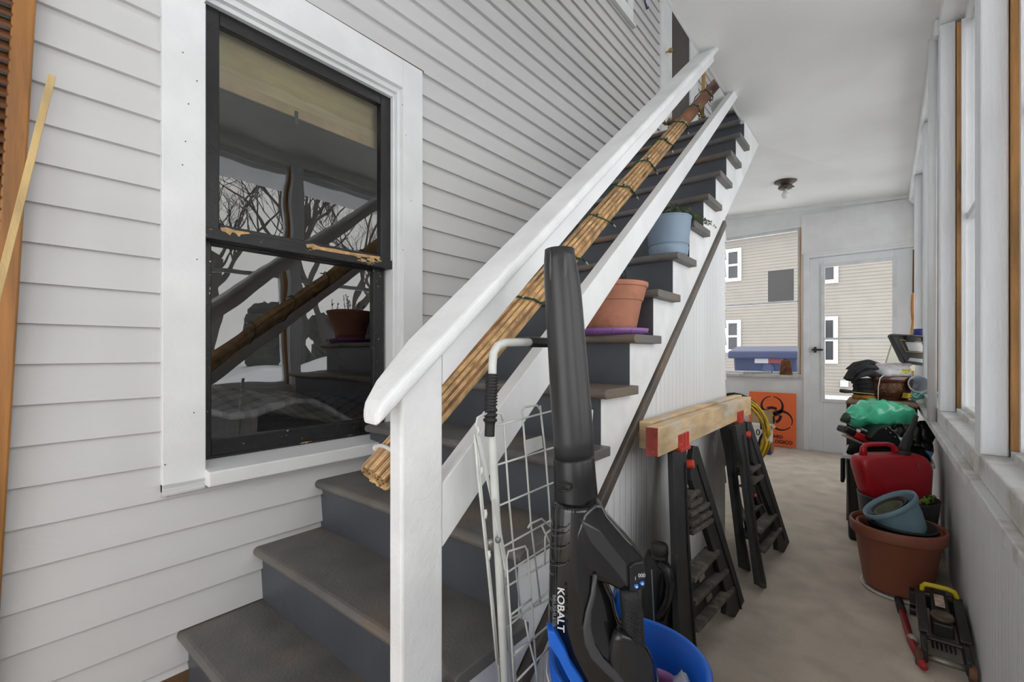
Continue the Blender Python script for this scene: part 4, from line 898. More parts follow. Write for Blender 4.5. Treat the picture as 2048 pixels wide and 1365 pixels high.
m = M(); m.loft([((a.x, YF - .025, zs), (.062, 0, 0), (0, .024, 0)), ((a.x, YF - .025, zs + .13), (.05, 0, 0), (0, .02, 0)), ((a.x, YF - .025, zs + .155), (.042, 0, 0), (0, .014, 0))], 20, 4); m.build('bell', RST, cb2, smooth=True, bevel=.002)
m = M(); m.tube([(a.x - .02, YF - .025, zs + .15), (a.x - .018, YF - .025, zs + .175), (a.x + .018, YF - .025, zs + .175), (a.x + .02, YF - .025, zs + .15)], .004, 6); m.build('loop', RST, cb2, smooth=True)
# ================================================================ PILE ALONG THE RIGHT WALL
TC = mat('terracotta_plastic', (140, 82, 62), .5, .08, 4, col2=(118, 68, 52), c2at=.62, c2w=.2)
tc0 = Vector((.040, 2.62, 0.012))
rs = M(); rs.lathe([(0, 0), (.12, 0), (.134, .006), (.137, .014), (.132, .014), (.12, .008), (0, .008)], (.050, 2.612, 0), n=48)
tag(rs.build('plant_saucer', mat('white_saucer', (226, 224, 220), .5, .1, 10, col2=(140, 132, 122), c2at=.62, c2w=.1, c2scale=20), smooth=True), 'shallow white saucer on the floor under the big terracotta coloured planter', 'saucer')
bt = thing('planter_tub', 'big terracotta coloured plastic planter on the floor by the right wall', 'planter', tc0)
m = M(); m.lathe([(0, 0), (.112, 0), (.118, .01), (.148, .222), (.151, .227), (.163, .229), (.167, .237), (.168, .270), (.165, .279), (.158, .279), (.154, .266), (.148, .23), (.115, .03), (0, .03)], tc0, n=72); m.build('pot', TC, bt, smooth=True)
t2 = thing('planter_tub', 'slightly smaller terracotta coloured planter nested inside the big one', 'planter', tc0 + Vector((0, 0, .05)))
m = M(); m.lathe([(0, 0), (.09, 0), (.125, .2), (.146, .205), (.148, .232), (.140, .236), (.134, .225), (.12, .2), (.085, .02), (0, .02)], tc0 + Vector((.004, -.002, .034)), n=64); m.build('pot', TC, t2, smooth=True)
m = M(); o = tc0 + Vector((.010, -.008, .243)); m.lathe([(0, 0), (.096, 0), (.100, .012), (.112, .018), (.116, .036), (.124, .040), (.124, .047), (.117, .047), (.108, .022), (.098, .01), (0, .008)], o, (.05, -.03, 1), 56)
tag(m.build('nursery_tray', mat('black_nursery_plastic', (34, 34, 35), .5, .2, 12), smooth=True), 'round black ribbed nursery tray lying in the top of the terracotta planter', 'tray')
# tilted light blue pot with nested pots
FB2 = 1.98
rc = oF(1777, 1006, FB2); bt_ = oF(1832, 1072, FB2 + .02)
rc = rc + Vector((0, 0, 0)); ax = (RGT * -.50 + UP * .83 + FWD * .24).normalized(); hl = .150
ob = rc - ax * hl
blp = thing('blue_pot', 'pale blue pot tilted on the terracotta planter with two pots nested in it', 'plant pot', ob)
m = M(); m.lathe([(r * 1.13, h_ * 1.24) for r, h_ in [(0, 0), (.046, 0), (.056, .015), (.071, .055), (.072, .057), (.082, .098), (.083, .101), (.091, .103), (.094, .110), (.094, .121), (.089, .121), (.085, .105), (.078, .09), (.052, .015), (0, .012)]], ob, ax, 56); m.build('pot', mat('dusty_blue_pot', (118, 150, 162), .5, .08, 6), blp, smooth=True)
side = ax.cross(UP).normalized(); upv = side.cross(ax)
o2 = ob + ax * .058 - side * .010 - upv * .008
m = M(); m.lathe([(0, 0), (.045, 0), (.070, .078), (.074, .08), (.074, .087), (.068, .087), (.045, .01), (0, .01)], o2, ax, 48); tag(m.build('nursery_pot', mat('black_nursery_plastic', 0), smooth=True), 'black nursery pot nested inside the tilted pale blue pot', 'plant pot')
m = M(); m.lathe([(0, 0), (.036, 0), (.054, .05), (.056, .064), (.050, .064), (.034, .01), (0, .01)], o2 + ax * .02 - side * .012 - upv * .006, ax, 48); tag(m.build('olive_pot', mat('olive_plastic', (82, 84, 58), .5, .1), smooth=True), 'small olive green pot innermost in the tilted pale blue pot', 'plant pot')
# dark planter behind with lime bag
dp = Vector((.045, 2.885, 0)); 
m = M(); m.lathe([(0, 0), (.115, 0), (.12, .01), (.155, .34), (.157, .35), (.150, .35), (.148, .33), (.11, .02), (0, .02)], dp, n=56)
tag(m.build('dark_planter', mat('charcoal_plastic', (52, 53, 54), .5, .12, 6), smooth=True), 'tall charcoal planter behind the terracotta one with a lime bag in it', 'planter')
m = M(); R = random.Random(2)
cl = oF(1846, 1012, 2.2); m.loft([(cl + Vector((0, .01, -.06)), RGT * .035, FWD * .03), (cl + Vector((0, 0, -.03)), RGT * .052, FWD * .04), (cl, RGT * .052, FWD * .036), (cl + Vector((.005, 0, .03)), RGT * .048, FWD * .03), (cl + Vector((.01, 0, .05)), RGT * .038, FWD * .02)], 22, 2.6)
for v in m.bm.verts: v.co += Vector((R.uniform(-1, 1), R.uniform(-1, 1), R.uniform(-1, 1))) * .0045
lb = thing('soil_bag', 'crumpled lime green and black bag in the charcoal planter behind the pots', 'bag', cl + Vector((0, .01, -.06)))
m.build('bag', mat('lime_print', (128, 164, 52), .3, .3, 30, col2=(30, 34, 30), c2at=.50, c2w=.03, c2scale=28, bump=.6, bscale=40), lb, smooth=True)
# big black tote / bin under everything
YB = 3.14
tb = thing('black_tote', 'tall black plastic tote with white edge strip holding the red fuel can against the wall', 'tote', (.02, 3.3, 0))
m = M(); m.hexa([(-.158, YB, 0), (.17, YB, 0), (.17, YB + .30, 0), (-.158, YB + .30, 0), (-.170, YB - .02, .46), (.19, YB - .02, .46), (.19, YB + .32, .46), (-.170, YB + .32, .46)]); m.build('tote_body', BLK, tb, bevel=.018, bseg=3)
m = M(); m.box(-.180, .195, YB - .03, YB + .33, .455, .475); m.build('white_strip', mat('white_strip', (212, 212, 214), .5), tb, bevel=.003)
m = M(); m.hexa([(-.176, YB - .025, .476), (.19, YB - .025, .476), (.19, YB + .32, .476), (-.176, YB + .32, .476), (-.15, YB + .0, .515), (.17, YB + .0, .515), (.17, YB + .30, .515), (-.15, YB + .30, .515)]); m.build('lid', mat('matte_black', (22, 22, 22), .95, .2, 20, spec=.1), tb, bevel=.02, bseg=3)
m = M(); m.box(-.197, -.178, YB + .05, YB + .16, .30, .44); m.build('side_handle', BLK, tb, bevel=.008)
# fuel can
FG = 2.24
def g(u, v, dd=0): return oF(u, v, FG + dd)
gr_ = lambda n_: n_ * FG / FL
CRD = mat('red_fuel_plastic', (178, 22, 38), .38, .08, 4, coat=.15)
gc = thing('fuel_can', 'red plastic fuel can with a black spout resting on the dark planter', 'fuel can', g(1780, 1010))
m = M(); S = []
for v, l, r, th, sh_ in [(1008, 1741, 1836, .045, 20), (1002, 1732, 1842, .057, 18), (985, 1724, 1848, .062, 14), (950, 1716, 1853, .066, 8), (928, 1709, 1854, .066, 4), (915, 1710, 1848, .064, 2), (907, 1716, 1840, .055, 0), (902, 1728, 1828, .04, -2)]:
    S.append((g((l + r) / 2, v + 4, .0), RGT * gr_((r - l) / 2) + UP * -gr_(sh_ * .5), FWD * th))
m.loft(S, 36, 4.2); m.build('can_body', CRD, gc, smooth=True, sub=1)
m = M(); m.tube([g(1726, 912), g(1727, 896), g(1731, 891), g(1745, 889), g(1775, 889), g(1785, 892), g(1791, 902), g(1800, 912)], [gr_(7), gr_(5.5), gr_(5), gr_(4.5), gr_(4.5), gr_(5), gr_(7), gr_(9)], 12); m.build('handle', CRD, gc, smooth=True)
m = M(); m.lathe([(0, 0), (.032, 0), (.035, .004), (.034, .022), (.026, .026), (0, .026)], g(1805, 912, -.01), (-.1, 0, 1), 28)
sp_ = m.build('spout_collar', BLKM, gc, bevel=.001)
m = M(); p0, p1 = g(1806, 903, -.01), g(1833, 832, -.01); m.tube([p0, p0.lerp(p1, .1), p0.lerp(p1, .48), p0.lerp(p1, .50), p0.lerp(p1, .9), p1], [.024, .022, .018, .015, .010, .009], 20); m.build('spout', BLKM, gc, smooth=True)
m = M(); m.tube([g(1733, 978, -.068), g(1760, 980, -.07), g(1800, 984, -.07), g(1822, 987, -.066)], .0016, 6); m.build('moulded_line', CRD, gc)
m = M(); pl_ = [(1836, 925), (1846, 922), (1851, 950), (1853, 976), (1843, 988), (1838, 960)]; m.prism([g(u, v, -.069 + .045 * (u - 1836) / 17) for u, v in pl_], FWD * .002); m.build('warning_label', mat('worn_label', (168, 150, 134), .6, .4, 60, col2=(60, 48, 44), c2at=.5, c2w=.05, c2scale=60), gc)
# crate
CRW = mat('dark_crate_wood', (64, 44, 38), .75, .3, 6, (1, 1, 3), .4, 40)
CRT = mat('worn_top_wood', (146, 116, 92), .8, .3, 10, (1, 3, 1), .5, 50, col2=(70, 52, 42), c2at=.58, c2w=.15, c2scale=10)
cr = thing('wooden_crate', 'dark open fronted wooden crate with worn top carrying the planter and jeans', 'crate', (-.02, 3.75, 0))
X0c, X1c, Y0c, Y1c = -.185, .145, 3.50, 3.86
m = M(); m.box(X0c, X0c + .025, Y0c, Y1c, .585, .72); m.box(X1c - .025, X1c, Y0c, Y1c, .585, .72); m.box(X0c, X1c, Y1c - .02, Y1c, .585, .72); m.box(X0c, X1c, Y0c, Y1c, .57, .595); m.build('crate_box', CRW, cr, bevel=.004)
m = M(); m.box(X0c - .004, X1c + .004, Y0c - .006, Y1c, .72, .738); m.build('crate_top', CRT, cr, bevel=.006)
m = M(); m.box(X0c, X0c + .035, Y0c, Y0c + .035, 0, .57); m.build('leg', CRW, cr); m = M(); m.box(X1c - .035, X1c, Y0c, Y0c + .035, 0, .57); m.build('leg', CRW, cr)
m = M(); m.box(X0c, X0c + .035, Y1c - .035, Y1c, 0, .57); m.build('leg', CRW, cr); m = M(); m.box(X1c - .035, X1c, Y1c - .035, Y1c, 0, .57); m.build('leg', CRW, cr)
# on the crate
ZT = .738; FT = 2.93
def h(u, v, dd=0): return oF(u, v, FT + dd)
hr = lambda n_: n_ * FT / FL
tw = M(); c_ = h(1730, 785, .02); tw.loft([((c_.x, c_.y, ZT + .001), RGT * .062, FWD * .05), ((c_.x, c_.y, ZT + .016), RGT * .064, FWD * .052), ((c_.x, c_.y, ZT + .028), RGT * .055, FWD * .045)], 24, 4)
tag(tw.build('mustard_cloth', mat('mustard_cloth', (176, 122, 44), .85, .25, 20, bump=.6, bscale=40), smooth=True), 'folded mustard cloth under the black jeans on the crate', 'cloth')
JN = mat('black_denim', (38, 39, 42), .9, .3, 30, bump=.8, bscale=160)
m = M(); zz = ZT + .030
for i, (w, u_) in enumerate(((.066, 1731), (.068, 1732), (.07, 1729))):
    c_ = h(u_, 770, .02); m.loft([((c_.x, c_.y, zz + i * .034), RGT * w * .94, FWD * .05), ((c_.x, c_.y, zz + .017 + i * .034), RGT * w, FWD * .058), ((c_.x, c_.y, zz + .036 + i * .034), RGT * w * .94, FWD * .05)], 28, 3)
jn = thing('folded_jeans', 'folded black jeans piled on the crate beside the brown planter', 'jeans', (h(1728, 790).x, h(1728, 790).y, ZT + .03))
m.build('folded_leg', JN, jn, smooth=True)
def roll(pts, r, fl=.6):
    m = M(); m.loft([(h(u, v, dd), UP * r * k * .8 + RGT * r * .2, FWD * r * 1.9) for u, v, dd, k in pts], 16, 2.4); return m
for pts, r in (([(1696, 757, -.02, .5), (1704, 744, -.02, 1), (1725, 733, -.02, 1.1), (1745, 736, -.01, 1), (1757, 748, 0, .6)], .022), ([(1700, 738, .02, .4), (1712, 729, .02, 1), (1735, 725, .02, 1.1), (1755, 730, .03, .8)], .020), ([(1700, 760, -.03, .5), (1714, 750, -.03, 1.3), (1735, 745, -.03, 1.4), (1754, 752, -.02, 1)], .022)):
    roll(pts, r).build('fold', JN, jn, smooth=True)
tr_ = thing('hand_trowel', 'dark handled garden tool lying on the left edge of the crate top', 'garden tool', (h(1700, 786, -.08).x, h(1700, 786, -.08).y, ZT))
m = M(); m.tube([h(1681, 782, -.06), h(1690, 783, -.06), h(1704, 784, -.06)], [.011, .0125, .009], 12); m.build('handle', BLKM, tr_, smooth=True)
m = M(); m.bar(h(1704, 784.5, -.06), h(1748, 789, -.06), .012, .004); m.build('blade', mat('yellow_steel', (176, 164, 84), .5), tr_)
# brown planter
bp0 = h(1783, 797, -.03); bp0.z = ZT + .001
PLM = mat('glazed_brown', (84, 44, 32), .2, .2, 6, coat=.5)
EMB = mat('embossed_gilt', (120, 78, 46), .35, .4, 30, bump=1.5, bscale=170, col2=(52, 27, 22), c2at=.47, c2w=.08, c2scale=130, metal=.3)
bo = thing('ceramic_planter', 'oval glazed brown planter with embossed gilt band on the crate', 'planter', bp0)
m = M(); m.lathe([(0, 0), (.074, 0), (.080, .01), (.098, .115), (.104, .12), (.108, .146), (.100, .15), (.094, .14), (.08, .02), (0, .02)], bp0, UP, 52, 1.22, .72, ref=RGT); m.build('planter_body', PLM, bo, smooth=True)
m = M(); m.lathe([(.079, .02), (.0845, .02), (.0995, .108), (.094, .108)], bp0, UP, 52, 1.22, .72, ref=RGT); m.build('embossed_band', EMB, bo, smooth=True)
FILM = mat('clear_film', (214, 212, 216), .15, .1, 20, trans=.35)
zb = thing('zip_bag', 'clear zip bag with a pink closing strip stuffed in the brown planter', 'bag', bp0 + Vector((0, 0, .075)))
m = M(); R = random.Random(9)
m.loft([(h(1785, 752, -.03), RGT * .105, FWD * .06), (h(1782, 744, -.03), RGT * .115, FWD * .065), (h(1785, 734, -.02), RGT * .10, FWD * .03), (h(1786, 728, -.01), RGT * .12, FWD * .006)], 26, 2.3)
for v in m.bm.verts: v.co += Vector((R.uniform(-1, 1), R.uniform(-1, 1), R.uniform(-1, 1))) * .006
m.build('film', FILM, zb, smooth=True)
m = M(); m.bar(h(1748, 727, -.012), h(1824, 731, -.012), .003, .006); m.build('zip_strip', mat('pink_strip', (206, 150, 196), .4), zb)
m = M()
for i in range(7): m.tube([h(1797 + i * 3, 752 - i, -.085), h(1804 + i * 2.4, 745, -.09), h(1809 + i * 2, 739 + (i % 3) * 3, -.08)], .0042, 6)
tag(m.build('yellow_straps', mat('yellow_strap', (196, 184, 62), .6), smooth=True), 'yellow webbing strap bundled on top of the brown planter', 'strap')
m = M(); 
for i in range(6): m.ball(h(1790 + R.uniform(-6, 22), 746 + R.uniform(-6, 6), -.06), (.014, .014, .012), 8, 6, .2)
tag(m.build('black_rags', mat('black_rag', (30, 30, 32), .7), smooth=True), 'black crumpled rag in the right of the brown planter', 'rag')
m = M(); m.tube([h(1766, 752, -.13), h(1760, 757, -.14), h(1756.5, 775, -.14), h(1756, 802, -.14)], .0026, 6); tag(m.build('white_cable', mat('white_cable', (224, 222, 220), .5), smooth=True), 'thin white cable hanging over the front of the crate', 'cable')
# grey tub lying, teal ribbon, yellow sponge
tcn = h(1832, 771, -.10); axg = (-FWD * .9 + RGT * -.35 + UP * .25).normalized()
m = M(); m.lathe([(0, 0), (.032, 0), (.052, .085), (.056, .086), (.056, .092), (.049, .092), (.030, .006), (0, .006)], tcn - axg * .05, axg, 40, 1, 1.0); tag(m.build('grey_cup', mat('translucent_grey', (150, 158, 168), .3, .06), smooth=True), 'grey plastic cup lying on its side between the brown planter and the post', 'cup')
m = M(); R = random.Random(12); pts = [h(1822 + 30 * R.random(), 786 + 17 * R.random(), -.16 + .05 * R.random()) for _ in range(30)]
sm = []
for i in range(len(pts) - 1):
    for k in range(4): sm.append(pts[i].lerp(pts[i + 1], k / 4) + Vector((R.uniform(-1, 1), R.uniform(-1, 1), R.uniform(-1, 1))) * .002)
m.tube(sm, .0042, 6); tag(m.build('teal_twine', mat('teal_twine', (122, 184, 174), .8, .15, 30), smooth=True), 'tangled teal twine on the corner of the crate beside the ledge', 'twine')
m = M(); a = h(1816, 792, -.12); m.hexa([a + RGT * x + FWD * y + UP * z for x, y, z in ((-.024, -.02, -.015), (.022, -.02, -.015), (.022, .02, -.015), (-.024, .02, -.015), (-.014, -.02, .018), (.016, -.02, .012), (.016, .02, .012), (-.014, .02, .018))]); tag(m.build('sponge', mat('yellow_sponge', (206, 184, 64), .9, .15, 40), bevel=.003), 'yellow sponge wedged between the brown planter and the teal twine', 'sponge')
# translucent storage bin and open dark lid
m = M(); zc = ZT + .002; pA = oF(1768, 760, 3.22); pB = oF(1832, 760, 3.22)
m.hexa([(pA.x, pA.y, zc), (pB.x, pB.y - .02, zc), (pB.x, pB.y + .22, zc), (pA.x, pA.y + .24, zc), (pA.x - .02, pA.y, zc + .10), (pB.x + .01, pB.y - .02, zc + .10), (pB.x + .01, pB.y + .22, zc + .10), (pA.x - .02, pA.y + .24, zc + .10)])
BINM = mat('milky_plastic', (206, 202, 184), .35, .06, 6, trans=.12)
stb = thing('storage_bin', 'milky translucent storage bin with raised side behind the brown planter', 'storage box', ((pA.x + pB.x) / 2, pA.y + .1, zc))
m.build('bin_body', BINM, stb, bevel=.008)
m = M(); m.prism([oF(1768, 742, 3.25), oF(1830, 742, 3.25), oF(1832, 700, 3.25), oF(1800, 672, 3.25), oF(1784, 690, 3.25)], FWD * .012); m.build('raised_flap', BINM, stb)
FLD = 2.95
def ld(u, v, dd=0): return oF(u, v, FLD + dd)
lid = thing('case_lid', 'dark grey hinged tool case standing open with a pale window outlined in orange', 'tool case', ld(1825, 735, .05))
m = M(); outer = [(1781, 672), (1786, 668), (1846, 671), (1854, 680), (1858, 733), (1812, 728), (1806, 724)]
def dep(u, v): return .03 * (733 - v) / 65
outer_w = [ld(u, v, dep(u, v)) for u, v in outer]
m.prism(outer_w, FWD * .03); m.build('shell', mat('grey_green_plastic', (66, 72, 70), .45, .1), lid, bevel=.006)
def edge_loop(pts, w, r, mt, nm):
    m = M(); m.tube([ld(u, v, dep(u, v) - w) for u, v in pts], r, 6, closed=True); m.build(nm, mt, lid, smooth=True)
edge_loop([(1784, 672), (1845, 674), (1855, 731), (1811, 725)], .004, .004, mat('rim_plastic', (50, 55, 54), .4), 'rim')
edge_loop([(1800, 680), (1848, 686), (1856, 702), (1857, 706), (1812, 704)], .004, .0035, mat('orange_gasket', (220, 168, 126), .5), 'gasket')
m = M(); m.prism([ld(u, v, dep(u, v) - .004) for u, v in ((1811, 684), (1843, 686), (1850, 704), (1818, 702))], FWD * .002); m.build('window', mat('pale_window', (222, 224, 224), .2, .05), lid)
m = M(); m.lathe([(.021, 0), (.028, 0), (.028, .006), (.021, .006)], ld(1822, 678, .02) - FWD * .0, -FWD, 28, 1.3, .8, ref=RGT); m.build('round_boss', mat('rim_plastic', 0), lid)
m = M(); m.prism([ld(u, v, dep(u, v) - .003) for u, v in ((1816, 722), (1853, 727), (1851, 719), (1820, 716))], FWD * .002); m.build('inner_strip', mat('pale_window', 0), lid)
# axe and mug in the far corner
axh = thing('long_handled_axe', 'wooden tool handle leaning in the far corner beside the door', 'tool handle', oF(1826, 705, 3.9))
m = M(); m.tube([oF(1828, 500, 4.05), oF(1827, 560, 4.02), oF(1827, 588, 4.0)], .008, 8); m.build('dark_shaft', mat('dark_brown_shaft', (92, 66, 50), .7, .3), axh, smooth=True)
m = M(); m.tube([oF(1827, 586, 4.0), oF(1826, 592, 4.0), oF(1825, 620, 3.98), oF(1827, 645, 3.96), oF(1824, 672, 3.94), oF(1826, 720, 3.9), oF(1826, 760, 3.9)], [.010, .015, .0165, .015, .017, .016, .016], 12); m.build('handle', mat('honey_wood', (206, 148, 92), .5, .2, 5), axh, smooth=True)
mg = oF(1838, 672, 3.35); m = M(); m.lathe([(0, 0), (.034, 0), (.036, .05), (.033, .05), (.03, .006), (0, .006)], mg, UP, 28)
mgt = thing('blue_mug', 'dark blue mug with a white handle behind the open tool case', 'mug', mg); m.build('cup', mat('cobalt', (40, 46, 120), .3), mgt, smooth=True)
m = M(); m.tube([mg + RGT * .0 - FWD * .036 + Vector((.012, 0, .045)), mg - FWD * .05 + Vector((.0, 0, .04)), mg - FWD * .05 + Vector((-.004, 0, .015)), mg - FWD * .036 + Vector((.0, 0, .006))], .003, 6); m.build('handle', mat('white_tie', 0), mgt, smooth=True)
# green bag
GB = mat('green_film', (78, 212, 166), .22, .18, 10, bump=1.0, bscale=14, coat=.4)
FGN = 2.62
def n_(u, v, dd=0): return oF(u, v, FGN + dd)
nr = lambda k: k * FGN / FL
gbg = thing('green_bag', 'crumpled green plastic bag lying on the red trimmer in front of the crate', 'bag', n_(1752, 860))
m = M(); S = []; R = random.Random(21)
prof = [(1682, 839, 1, 1), (1690, 836, 8, 4), (1700, 834, 16, 12), (1715, 832, 22, 20), (1735, 829, 27, 26), (1755, 827, 28, 28), (1775, 829, 26, 28), (1795, 830, 24, 26), (1810, 832, 20, 22), (1819, 835, 14, 14), (1823, 838, 5, 5)]
NB = 40
for i, (u, v, hh, dd) in enumerate(prof): S.append((n_(u, v), UP * nr(hh), FWD * nr(dd) * 1.3))
m.loft(S, NB, 2.1)
for _ in range(2): bmesh.ops.subdivide_edges(m.bm, edges=[e for e in m.bm.edges if e.calc_length() > .02], cuts=1, use_grid_fill=True)
for v in m.bm.verts:
    p = v.co; v.co = p + Vector((0, 0, 1)) * .012 * math.sin(p.x * 60 + p.z * 40) * math.cos(p.y * 45 + p.x * 20) + Vector((R.uniform(-1, 1), R.uniform(-1, 1), R.uniform(-1, 1))) * .0035
m.build('film', GB, gbg, smooth=True)
m = M(); m.loft([(n_(1680, 840, -.004), UP * .002, FWD * .002), (n_(1688, 836, -.004), UP * nr(8.5), FWD * nr(6)), (n_(1694, 836, -.004), UP * nr(12), FWD * nr(10))], 16); m.build('dark_tip', mat('dark_green_tip', (52, 70, 50), .5), gbg, smooth=True)
# red and black hedge trimmer under the bag
FR = 2.55
def r_(u, v, dd=0): return oF(u, v, FR + dd)
rr = lambda k: k * FR / FL
ht = thing('hedge_trimmer', 'red and black power tool lying slanted under the green bag', 'power tool', r_(1720, 890))
dv = (r_(1744, 888) - r_(1684, 856)).normalized()
m = M(); m.bar(r_(1702, 867), r_(1746, 886), .07, rr(13)); m.build('red_housing', mat('tool_red', (186, 20, 34), .35, .05), ht, bevel=.006)
m = M(); m.bar(r_(1682, 856), r_(1704, 866), .075, rr(14)); m.build('end_cap', BLK, ht, bevel=.012, bseg=3)
m = M(); m.bar(r_(1690, 872), r_(1730, 891), .05, rr(3)); m.build('blade', mat('pale_blade', (168, 160, 140), .5, .2), ht)
m = M(); m.tube([r_(1722, 858, -.02), r_(1748, 872, -.02)], .008, 8); m.build('steel_shaft', mat('tool_steel', (130, 130, 134), .3, metal=.8), ht, smooth=True)
bx2 = thing('black_case', 'black riveted plastic case lying on its side behind the fuel can spout', 'case', r_(1770, 890, -.05))
m = M(); m.prism([r_(u, v, -.08) for u, v in [(1742, 876), (1760, 856), (1776, 852), (1796, 872), (1806, 888), (1795, 897), (1746, 884)]], FWD * .10); m.build('shell', BLK, bx2, bevel=.006)
m = M()
for u, v in ((1772, 858), (1781, 866), (1790, 874)): m.ball(r_(u, v, -.082), .0045, 10, 6)
m.build('rivets', mat('rivet_steel', (170, 170, 172), .3, metal=.6), bx2, smooth=True)['kind'] = 'stuff'
eng = thing('chainsaw', 'black power tool with silver cover and red handle behind the spout', 'power tool', r_(1800, 890, .03))
m = M(); m.loft([(r_(1790, 858, .04), UP * rr(8), FWD * .03), (r_(1800, 860, .04), UP * rr(16), FWD * .05), (r_(1815, 862, .04), UP * rr(18), FWD * .05), (r_(1826, 862, .04), UP * rr(12), FWD * .04)], 18, 3); m.build('silver_cover', mat('silver_grey', (128, 130, 134), .3, .1, metal=.4), eng, smooth=True)
m = M(); m.tube([r_(1786, 860, -.03), r_(1790, 850, -.03), r_(1802, 850, -.03), r_(1808, 862, -.03), r_(1800, 872, -.03)], .008, 8); m.build('trigger_guard', BLK, eng, smooth=True)
m = M(); m.tube([r_(1826, 845, .0), r_(1818, 856, -.01), r_(1812, 868, -.02)], .007, 8); m.build('red_handle', mat('tool_red', 0), eng, smooth=True)
m = M(); R = random.Random(31)
cs_ = oF(1846, 872, 2.62)
m.ball(cs_, (.05, .06, .08), 16, 12, .12); m.ball(cs_ + Vector((.0, -.02, -.07)), (.045, .05, .06), 14, 10, .12)
tag(m.build('black_bag', mat('black_film', (20, 20, 21), .3, .2, 10, bump=1, bscale=20), smooth=True), 'shiny black bag squeezed between the spout and the window ledge', 'bag')
bc_ = oF(1849, 918, 2.45); m = M(); m.lathe([(0, 0), (.018, 0), (.030, .06), (.026, .06), (.015, .005), (0, .005)], bc_ - Vector((0, 0, .02)), (.1, 0, 1), 24); tag(m.build('blue_cup', mat('sky_blue_plastic', (104, 150, 206), .4), smooth=True), 'small sky blue cup behind the fuel can near the wall', 'cup')
# white pole leaning at the ledge
m = M(); a, b_ = Vector((.168, 2.86, .722)), Vector((.170, 2.83, 2.47)); m.tube([a, b_], .0165, 16); tag(m.build('white_pole', WHITE, smooth=True), 'round white painted pole standing on the ledge up to the ceiling moulding', 'pole')
# floor jack
JK = mat('greasy_black_metal', (46, 44, 42), .45, .25, 14, metal=.3, bump=.3, bscale=60, col2=(92, 76, 60), c2at=.63, c2w=.1, c2scale=14)
JR = mat('rusty_wheel', (116, 84, 66), .7, .3, 20, metal=.3)
jk = thing('floor_jack', 'low black trolley jack with yellow carrying handle on the floor by the right wall', 'floor jack', (.15, 2.2, 0))
ya, yb2 = 2.02, 2.40; xl, xr = .103, .206
for x in (xl, xr):
    m = M(); m.prism([(x - .007, ya, .02), (x - .007, ya, .065), (x - .007, 2.12, .085), (x - .007, 2.30, .125), (x - .007, yb2, .125), (x - .007, yb2, .04), (x - .007, 2.2, .03)], (.014, 0, 0)); m.build('side_frame', JK, jk, bevel=.003)
    m = M(); m.box(x - .011, x + .011, 2.10, 2.34, .100, .125) if False else m.prism([(x - .014, 2.10, .083), (x - .014, 2.34, .128), (x - .014, 2.34, .135), (x - .014, 2.10, .090)], (.028, 0, 0)); m.build('frame_flange', JK, jk, bevel=.002)
m = M(); m.hexa([(.125, 2.15, .06), (.185, 2.15, .06), (.18, 2.38, .075), (.13, 2.38, .075), (.128, 2.15, .105), (.182, 2.15, .105), (.178, 2.38, .135), (.132, 2.38, .135)]); m.build('lift_arm', JK, jk, bevel=.005)
m = M(); m.prism([(.141, 2.25, .122), (.168, 2.25, .122), (.168, 2.33, .1315), (.141, 2.33, .1315)], (0, 0, .002)); m.build('decal', mat('worn_decal', (188, 164, 152), .5, .25, 50), jk)
m = M(); m.lathe([(0, 0), (.03, 0), (.032, .012), (.026, .014), (.022, .006), (0, .008)], (.155, 2.19, .108), (0, -.1, 1), 28); m.build('saddle', mat('saddle_metal', (104, 88, 72), .5, .3, 20, metal=.5), jk, smooth=True)
m = M(); m.tube([(.080, 2.035, .035), (.236 - .012, 2.035, .035)], .010, 12); m.build('front_axle', mat('dull_steel', (140, 134, 124), .4, .2, metal=.7), jk, smooth=True)
for x in (.088, .214):
    m = M(); m.lathe([(0, -.010), (.026, -.010), (.028, 0), (.026, .010), (0, .010)], (x, 2.035, .028), (1, 0, 0), 24); m.build('wheel', JR, jk, bevel=.002)
for x in (.085, .2):
    m = M(); m.lathe([(0, -.009), (.019, -.009), (.019, .009), (0, .009)], (x, 2.41, .019), (1, 0, 0), 20); m.build('caster', BLK, jk, bevel=.002)
m = M(); m.box(.075, .21, 2.385, 2.43, .05, .10); m.build('rear_plate', JK, jk, bevel=.004)
m = M(); 
for i in range(6): m.tube([(.125 + i * .011, 2.08, .05), (.125 + i * .011, 2.14, .055)], .003, 5)
m.tube([(.1, 2.12, .06), (.21, 2.12, .06)], .007, 8); m.build('return_spring', JK, jk)
HY_ = mat('yellow_grip', (206, 186, 24), .45, .05)
m = M(); hp_ = [oY(1842, 1197, 2.34), oY(1845, 1172, 2.34), oY(1850, 1169, 2.34), oY(1870, 1173, 2.34), oY(1895, 1179, 2.34), oY(1908, 1185, 2.34), oY(1913, 1194, 2.34), oY(1916, 1212, 2.34)]
m.tube(hp_, [.006, .008, .009, .0085, .0085, .009, .008, .006], 10); m.build('carry_handle', HY_, jk, smooth=True)
m = M(); m.tube([oY(1846, 1187, 2.345), oY(1905, 1200, 2.345)], .004, 8); m.build('handle_bar', mat('dull_steel', 0), jk, smooth=True)
ba = thing('jack_handle', 'red pipe handle with black rubber end lying beside the jack', 'lever', oZ(1830, 1270, 0))
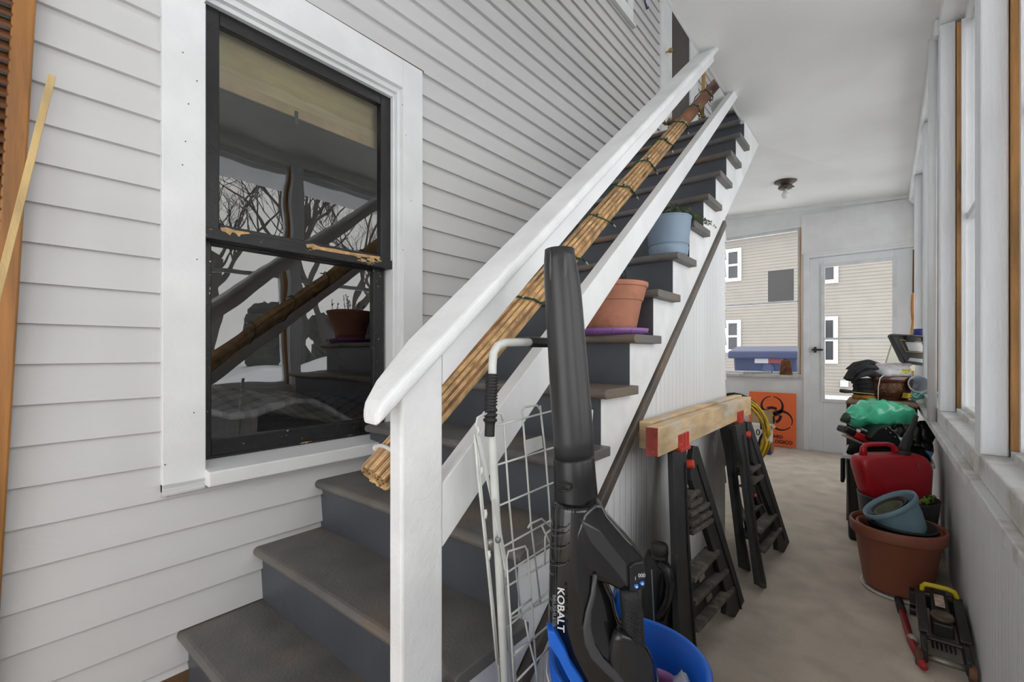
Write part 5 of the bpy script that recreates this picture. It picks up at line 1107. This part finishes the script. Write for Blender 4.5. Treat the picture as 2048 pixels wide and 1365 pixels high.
m = M(); p0, p1, p2 = oZ(1803, 1220, .022), oZ(1822, 1283, .022), oZ(1848, 1335, .022); m.tube([p0, p1, p2], .0115, 12); m.build('pipe', mat('old_red_paint', (158, 40, 40), .5, .2, 15), ba, smooth=True)
m = M(); m.tube([oZ(1797, 1200, .022), oZ(1804, 1224, .022)], .0145, 12); m.build('rubber_end', BLKM, ba, smooth=True)
m = M(); p = oZ(1825, 1280, .024); m.tube([p + Vector((-.004, .012, 0)), p + Vector((.006, -.012, 0))], .015, 10); m.build('tape', mat('grey_tape', (176, 168, 156), .6, .2), ba, smooth=True)
# litter on the floor
for i, (u, v) in enumerate([(1684, 999), (1663, 1013), (1690, 1003)]):
    p = oZ(u, v, .0); m = M(); m.leaf(p + Vector((0, 0, .003)), (.02, .012, .004), .006)
    tag(m.build('paper_scrap', WHITE, solid=.001), 'tiny white scrap of paper on the concrete floor left of the bins', 'litter', 'paper scraps on the floor')
# ================================================================ camera, light
cam = bpy.data.cameras.new('camera'); co = bpy.data.objects.new('camera', cam); C.objects.link(co)
cam.sensor_width = 36; cam.sensor_fit = 'HORIZONTAL'; cam.lens = FL * 36 / 2048; cam.clip_start = .02; cam.clip_end = 300
cam.shift_y = (HY - 682.5) / 2048
co.location = EYE; co.rotation_euler = (PI / 2, 0, YAW)
bpy.context.scene.camera = co
W = bpy.data.worlds.new('overcast_sky'); bpy.context.scene.world = W; W.use_nodes = True
N = W.node_tree.nodes; L = W.node_tree.links; bg = N['Background']
tc = N.new('ShaderNodeTexCoord'); nzs = N.new('ShaderNodeTexNoise'); nzs.inputs['Scale'].default_value = 2.5; nzs.inputs['Detail'].default_value = 5; L.new(tc.outputs['Generated'], nzs.inputs[0])
rp = N.new('ShaderNodeValToRGB'); rp.color_ramp.elements[0].position = .3; rp.color_ramp.elements[1].position = .7
rp.color_ramp.elements[0].color = (.88, .88, .88, 1); rp.color_ramp.elements[1].color = (1, .99, .972, 1)
L.new(nzs.outputs[0], rp.inputs[0]); L.new(rp.outputs[0], bg.inputs[0]); bg.inputs[1].default_value = 1.6
vs = bpy.context.scene.view_settings
vs.view_transform = 'Standard'; vs.look = 'None'; vs.gamma = 1; vs.exposure = .9; vs.use_curve_mapping = False
